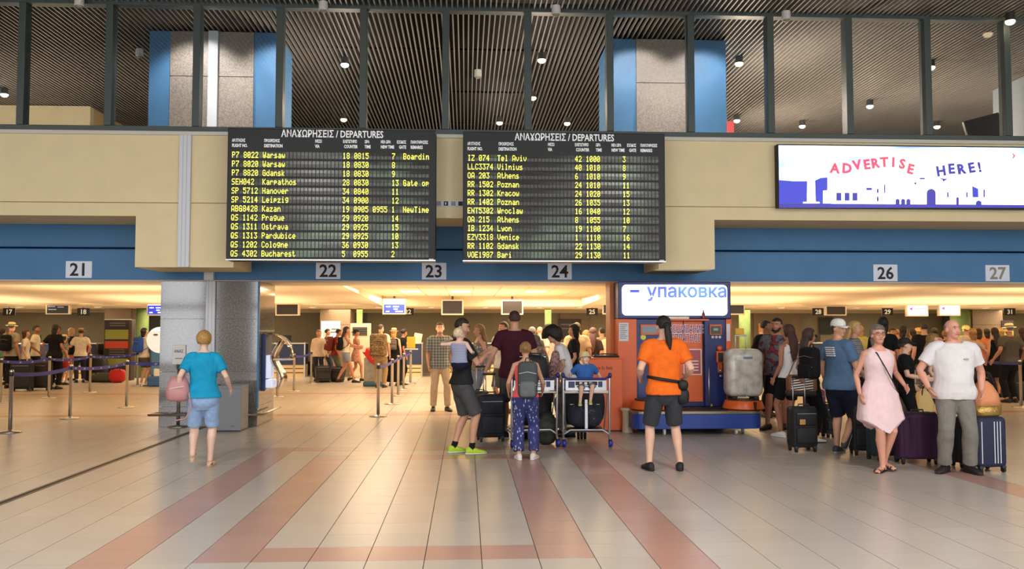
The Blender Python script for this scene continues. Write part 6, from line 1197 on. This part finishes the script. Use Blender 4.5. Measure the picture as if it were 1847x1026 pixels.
# ================================================================ people further back
V2 = .017
def bg(label, px, htop, hd, sex, skin, hair, top, bottom, H=None, feet_y=None, **kw):
    """someone farther back: placed from the pixel height of the head top and the body height"""
    H = H or (1.76 if sex == 'm' else 1.66)
    if feet_y is None: feet_y = 593 + (CAM_H / max(.02, (H - (593 - htop) * 0 ))) * 0 + 593 * 0 + 100
    return person(label, px, feet_y, H, hd, sex, skin, hair, top, bottom, vox=V2, **kw)
T = lambda n, c: ('tee', cloth(n, c)); TR = lambda n, c: ('trousers', cloth(n, c)); SH = lambda n, c, e_=2.5: ('shorts', cloth(n, c), e_)
bk = [
 ('person with brown hair cut by the left picture edge, teal top', 3, 694, 1.66, 20, 'f', 'm', ('bob', 'dark'), T('teal', (70, 128, 140)), TR('blk', (20, 20, 22)), {}),
 ('man in straw hat and grey T-shirt with dark backpack at far left', 18, 700, 1.82, 15, 'm', 't', ('short', 'dark'), T('khakigrey', (150, 140, 118)), TR('blk', (0, 0, 0)), dict(hat=('straw', (220, 196, 140)))),
 ('brown-haired person in white top beside the man in the straw hat, far left', 44, 699, 1.64, 60, 'f', 'm', ('bob', 'brown'), T('offwhite', (224, 214, 196)), TR('blk', (0, 0, 0)), {}),
 ('black-haired man in white T-shirt with tanned arms, left queue', 62, 696, 1.76, 70, 'm', 'd', ('short', 'black'), T('offwhite', (0, 0, 0)), TR('blk', (0, 0, 0)), dict(arms=((.06, .1, -.46), (.12, .1, -.4)))),
 ('woman in black dress and black hair, left queue above the black suitcase', 97, 702, 1.78, 10, 'f', 't', ('bob', 'black'), T('blk', (0, 0, 0)), TR('blk', (0, 0, 0)), dict(fat=1.1, arms=((.16, .05, -.4), (.1, .1, -.42)))),
 ('bare-headed man just behind the woman in black at left', 102, 690, 1.76, 200, 'm', 'd', ('short', 'brown'), T('brownish', (110, 80, 60)), TR('blk', (0, 0, 0)), {}),
 ('child in white cap, flowered top and red shorts, left queue', 114, 694, 1.48, 30, 'f', 'm', ('long', 'dark'), ('tee', lace), SH('redshort', (176, 50, 40)), dict(hat=('cap', (226, 210, 190)))),
 ('blond woman in black top raising her arm, left queue', 127, 686, 1.68, 60, 'f', 'm', ('bob', 'blond'), T('blk', (0, 0, 0)), SH('pinksh', (190, 110, 90)), dict(arms=((.05, .3, -.2), (.05, .32, -.1)))),
 ('person in straw hat and white T-shirt with round print, left queue', 144, 690, 1.66, 330, 'm', 'm', ('short', 'brown'), T('offwhite', (0, 0, 0)), TR('dkj', (40, 44, 60)), dict(hat=('straw', (196, 150, 96)), arms=((.06, .3, -.2), (.07, .1, -.4)))),
 ('person in dark red top at the right end of the left queue', 156, 682, 1.40, 20, 'f', 'd', ('bob', 'dark'), T('darkred', (100, 28, 26)), TR('blk', (0, 0, 0)), {}),
 ('woman in white T-shirt and olive shorts with blue backpack by the round white sign', 258, 696, 1.68, 35, 'f', 'm', ('bob', 'black'), T('offwhite', (0, 0, 0)), SH('olive', (84, 82, 60), 2.3), dict(arms=((.05, .2, -.4), (.04, .36, -.3)), shoes=('shoe', (226, 222, 214)))),
 ('woman in white blouse and dark trousers facing the camera right of the pillar', 574, 687, 1.62, 170, 'f', 'm', ('bob', 'ginger'), ('blouse', cloth('blouse', (226, 206, 184)), .78), TR('dkj', (0, 0, 0)), dict(fat=1.15, face=True)),
 ('person in brown jacket half hidden behind the white blouse', 590, 684, 1.66, 90, 'm', 'm', ('short', 'dark'), T('brownish', (0, 0, 0)), TR('dkj', (0, 0, 0)), {}),
 ('person in rust red top bending under a backpack, middle of the walking group', 604, 688, 1.66, 70, 'm', 't', ('short', 'black'), T('rust', (124, 48, 34)), TR('greygreen', (90, 92, 76)), dict(lean=12)),
 ('woman in white tank top and denim shorts striding right', 624, 690, 1.72, 85, 'f', 't', ('long', 'dark'), ('tank', cloth('offwhite', (0, 0, 0)), .95), ('shorts', dkdenim, 1.6), dict(arms=((.04, .34, -.32), (.05, .42, -.26)), feet=((.08, -.26, .02, 4, -20), (.08, .26, 0, 4, 0)))),
 ('woman in short flowered dress and dark cap pushing a trolley right', 642, 687, 1.64, 80, 'f', 't', ('short', 'dark'), ('dress', pinkfl, 0, .66, .05), None, dict(hat=('cap_back', (30, 30, 34)), arms=((.04, .38, -.3), (.04, .34, -.36)), feet=((.08, -.22, .02, 4, -20), (.08, .2, 0, 4, 0)))),
 ('man in white T-shirt with large camouflage backpack, back to the camera', 686, 699, 1.78, 10, 'm', 'm', ('short', 'brown'), T('offwhite', (0, 0, 0)), TR('khk', (150, 126, 92)), dict(fat=1.1, look=(35, -8))),
 ('woman in straw hat and long black dress with small backpack, middle queue', 710, 696, 1.66, 5, 'f', 'l', ('bob', 'blond'), ('dress', black, 0, .12, .05), None, dict(hat=('straw', (222, 196, 150)))),
 ('dark-haired woman in black leaning by the yellow notice', 722, 694, 1.66, 60, 'f', 't', ('bun', 'black'), T('blk', (0, 0, 0)), TR('blk', (0, 0, 0)), dict(lean=14)),
 ('grey-haired man behind the maroon T-shirt, right shoulder', 960, 735, 1.70, 10, 'm', 'm', ('short', 'grey'), T('dkgreen', (60, 64, 52)), TR('blk', (0, 0, 0)), {}),
 ('bald man in white top behind the maroon T-shirt', 974, 715, 1.72, 0, 'm', 'r', ('none', 'grey'), T('offwhite', (0, 0, 0)), TR('blk', (0, 0, 0)), {}),
 ('man in black cap behind the curly-haired woman', 990, 722, 1.76, 300, 'm', 'm', ('short', 'dark'), T('ltgrey', (170, 160, 146)), TR('blk', (0, 0, 0)), dict(hat=('cap', (20, 20, 24)))),
 ('man in cream T-shirt seen from behind, right of the wavy-haired woman', 1041, 735, 1.79, 355, 'm', 'm', ('short', 'brown'), T('cream', (220, 190, 154)), TR('khk', (0, 0, 0)), dict(fat=1.1)),
 ('blond-haired person behind the cream T-shirt, leaning to the right', 1058, 715, 1.62, 60, 'f', 'm', ('bob', 'light'), T('cream2', (214, 176, 120)), TR('blk', (0, 0, 0)), {}),
 ('woman with long dark red hair and dark top behind the orange counter', 1070, 726, 1.68, 10, 'f', 't', ('long', 'red'), T('dkbrown', (48, 32, 30)), TR('blk', (0, 0, 0)), {}),
 ('dark-haired person in grey top beside the dark red hair', 1086, 706, 1.68, 330, 'm', 'm', ('short', 'black'), T('ltgrey', (0, 0, 0)), TR('blk', (0, 0, 0)), {}),
 ('pale-haired person in cream shirt at the left edge of the kiosk', 1100, 712, 1.66, 20, 'f', 'l', ('bob', 'white'), T('cream', (0, 0, 0)), TR('blk', (0, 0, 0)), {}),
 ('fair-haired person in yellow-green top between blue T-shirt and pink dress', 1553, 715, 1.74, 10, 'f', 'l', ('bob', 'blond'), T('yelgreen', (196, 186, 110)), TR('blk', (0, 0, 0)), {}),
 ('woman with blond bun in coral top behind the boy in black', 1604, 730, 1.58, 30, 'f', 'r', ('bun', 'blond'), T('coralp', (222, 138, 104)), TR('blk', (0, 0, 0)), dict(fat=1.15)),
 ('smiling woman with brown hair behind the coral top', 1613, 708, 1.68, 190, 'f', 'm', ('bob', 'brown'), T('coralp', (0, 0, 0)), TR('blk', (0, 0, 0)), dict(face=True)),
 ('woman with black hair in tan top, profile to the right, below number 29', 1633, 720, 1.72, 70, 'f', 't', ('bob', 'black'), T('tan', (190, 140, 90)), TR('blk', (0, 0, 0)), dict(arms=((.1, .3, -.2), (.1, .34, -.16)))),
 ('dark-haired person left of the man in the black T-shirt, right crowd', 1648, 705, 1.66, 350, 'f', 'm', ('long', 'dark'), T('dkbrown', (0, 0, 0)), TR('blk', (0, 0, 0)), {}),
 ('person with bright blond hair peeking left of the black T-shirt', 1658, 702, 1.68, 340, 'f', 'l', ('bob', 'blond'), T('yelgreen', (0, 0, 0)), TR('blk', (0, 0, 0)), {}),
 ('broad man in black T-shirt and grey trousers seen from behind, right crowd', 1670, 728, 1.80, 5, 'm', 'm', ('short', 'dark'), T('blk', (0, 0, 0)), TR('stone2', (90, 84, 80)), dict(fat=1.15)),
 ('short person with dark blond hair left of the bald man', 1708, 712, 1.62, 20, 'f', 'm', ('pixie', 'sandy'), T('dkgreen', (0, 0, 0)), TR('blk', (0, 0, 0)), {}),
 ('person in yellow cap just right of the bald man', 1745, 706, 1.74, 350, 'm', 'l', ('short', 'brown'), T('offwhite', (0, 0, 0)), TR('blk', (0, 0, 0)), dict(hat=('cap_back', (222, 206, 120)))),
 ('woman with blond bob in beige top right of the bald man', 1757, 724, 1.66, 350, 'f', 'r', ('bob', 'light'), T('beige', (196, 160, 124)), TR('blk', (0, 0, 0)), dict(arms=((.12, .1, -.4), (.2, -.02, -.42)))),
 ('woman in coral cardigan right of the blond bob', 1768, 712, 1.66, 20, 'f', 'm', ('bob', 'brown'), T('coralp', (0, 0, 0)), TR('blk', (0, 0, 0)), {}),
 ('woman with long straight black hair in black dress, right queue', 1797, 716, 1.68, 0, 'f', 'm', ('long', 'black'), ('dress', black, 0, .5, .05), None, {}),
 ('person in pale yellow top beside the long black hair', 1808, 706, 1.66, 10, 'f', 'l', ('bob', 'blond'), T('yelgreen', (0, 0, 0)), TR('blk', (0, 0, 0)), {}),
 ('stout man in straw hat and olive T-shirt at the right edge', 1824, 726, 1.76, 350, 'm', 't', ('short', 'dark'), T('olivegrey', (84, 78, 66)), TR('blk', (0, 0, 0)), dict(hat=('straw', (228, 210, 160)), fat=1.25, arms=((.2, .05, -.44), (.16, .05, -.44)))),
 ('dark-haired person cut by the right picture edge', 1846, 712, 1.68, 0, 'f', 'm', ('bob', 'brown'), T('dkbrown', (0, 0, 0)), TR('blk', (0, 0, 0)), {}),
 ('person in pink top behind the wide black T-shirt, right crowd', 1688, 700, 1.68, 10, 'f', 'm', ('bob', 'dark'), T('pinkt', (206, 130, 120)), TR('blk', (0, 0, 0)), {}),
 ('fair-haired man just right of the smiling brown-haired woman', 1620, 696, 1.64, 20, 'm', 'm', ('short', 'light'), T('tan', (0, 0, 0)), TR('blk', (0, 0, 0)), {}),
 ('person in orange top at the back right of the bald man', 1782, 702, 1.66, 350, 'f', 'm', ('bob', 'dark'), T('orangeb', (210, 110, 60)), TR('blk', (0, 0, 0)), {}),
]
BP = {}
for (lb, px, fy, H, hd, sx, sk, hr, tp, bt, kw) in bk:
    BP[px] = person(lb, px, fy, H, hd, sx, sk, hr, tp, bt, vox=V2 if fy < 705 else .014, **kw)
backpack(BP[18], black, 'dark backpack on the man in the straw hat at far left', .30, .46, .18)
backpack(BP[258], cloth('bluepack', (44, 84, 170)), 'bright blue backpack worn near the round white sign', .32, .44, .17, 1.25)
backpack(BP[624], black, 'black backpack on the woman in the white tank top', .28, .42, .16)
backpack(BP[604], cloth('rustpack', (110, 50, 44)), 'rust red backpack on the bending walker', .3, .46, .2)
backpack(BP[686], camo, 'large camouflage backpack in the middle queue', .46, .64, .26, 1.18)
backpack(BP[710], cloth('greypk', (90, 84, 78)), 'small grey and black backpack on the straw-hatted woman in black', .22, .30, .12, 1.26)
# head of somebody behind the upper glass at far left
p = A(18, 226, 15.8); person('person behind the upper glass at the far left, only the head showing', 0, 0, 1.70, 60, 'f', 't', ('bob', 'dark'), ('tee', black), TR('blk', (0, 0, 0)), loc=(p.x, 16.0, 4.46 - (4.46 + 1.70 - AZ(18, 213, 16.0))), vox=V2) if False else None
flush_text()
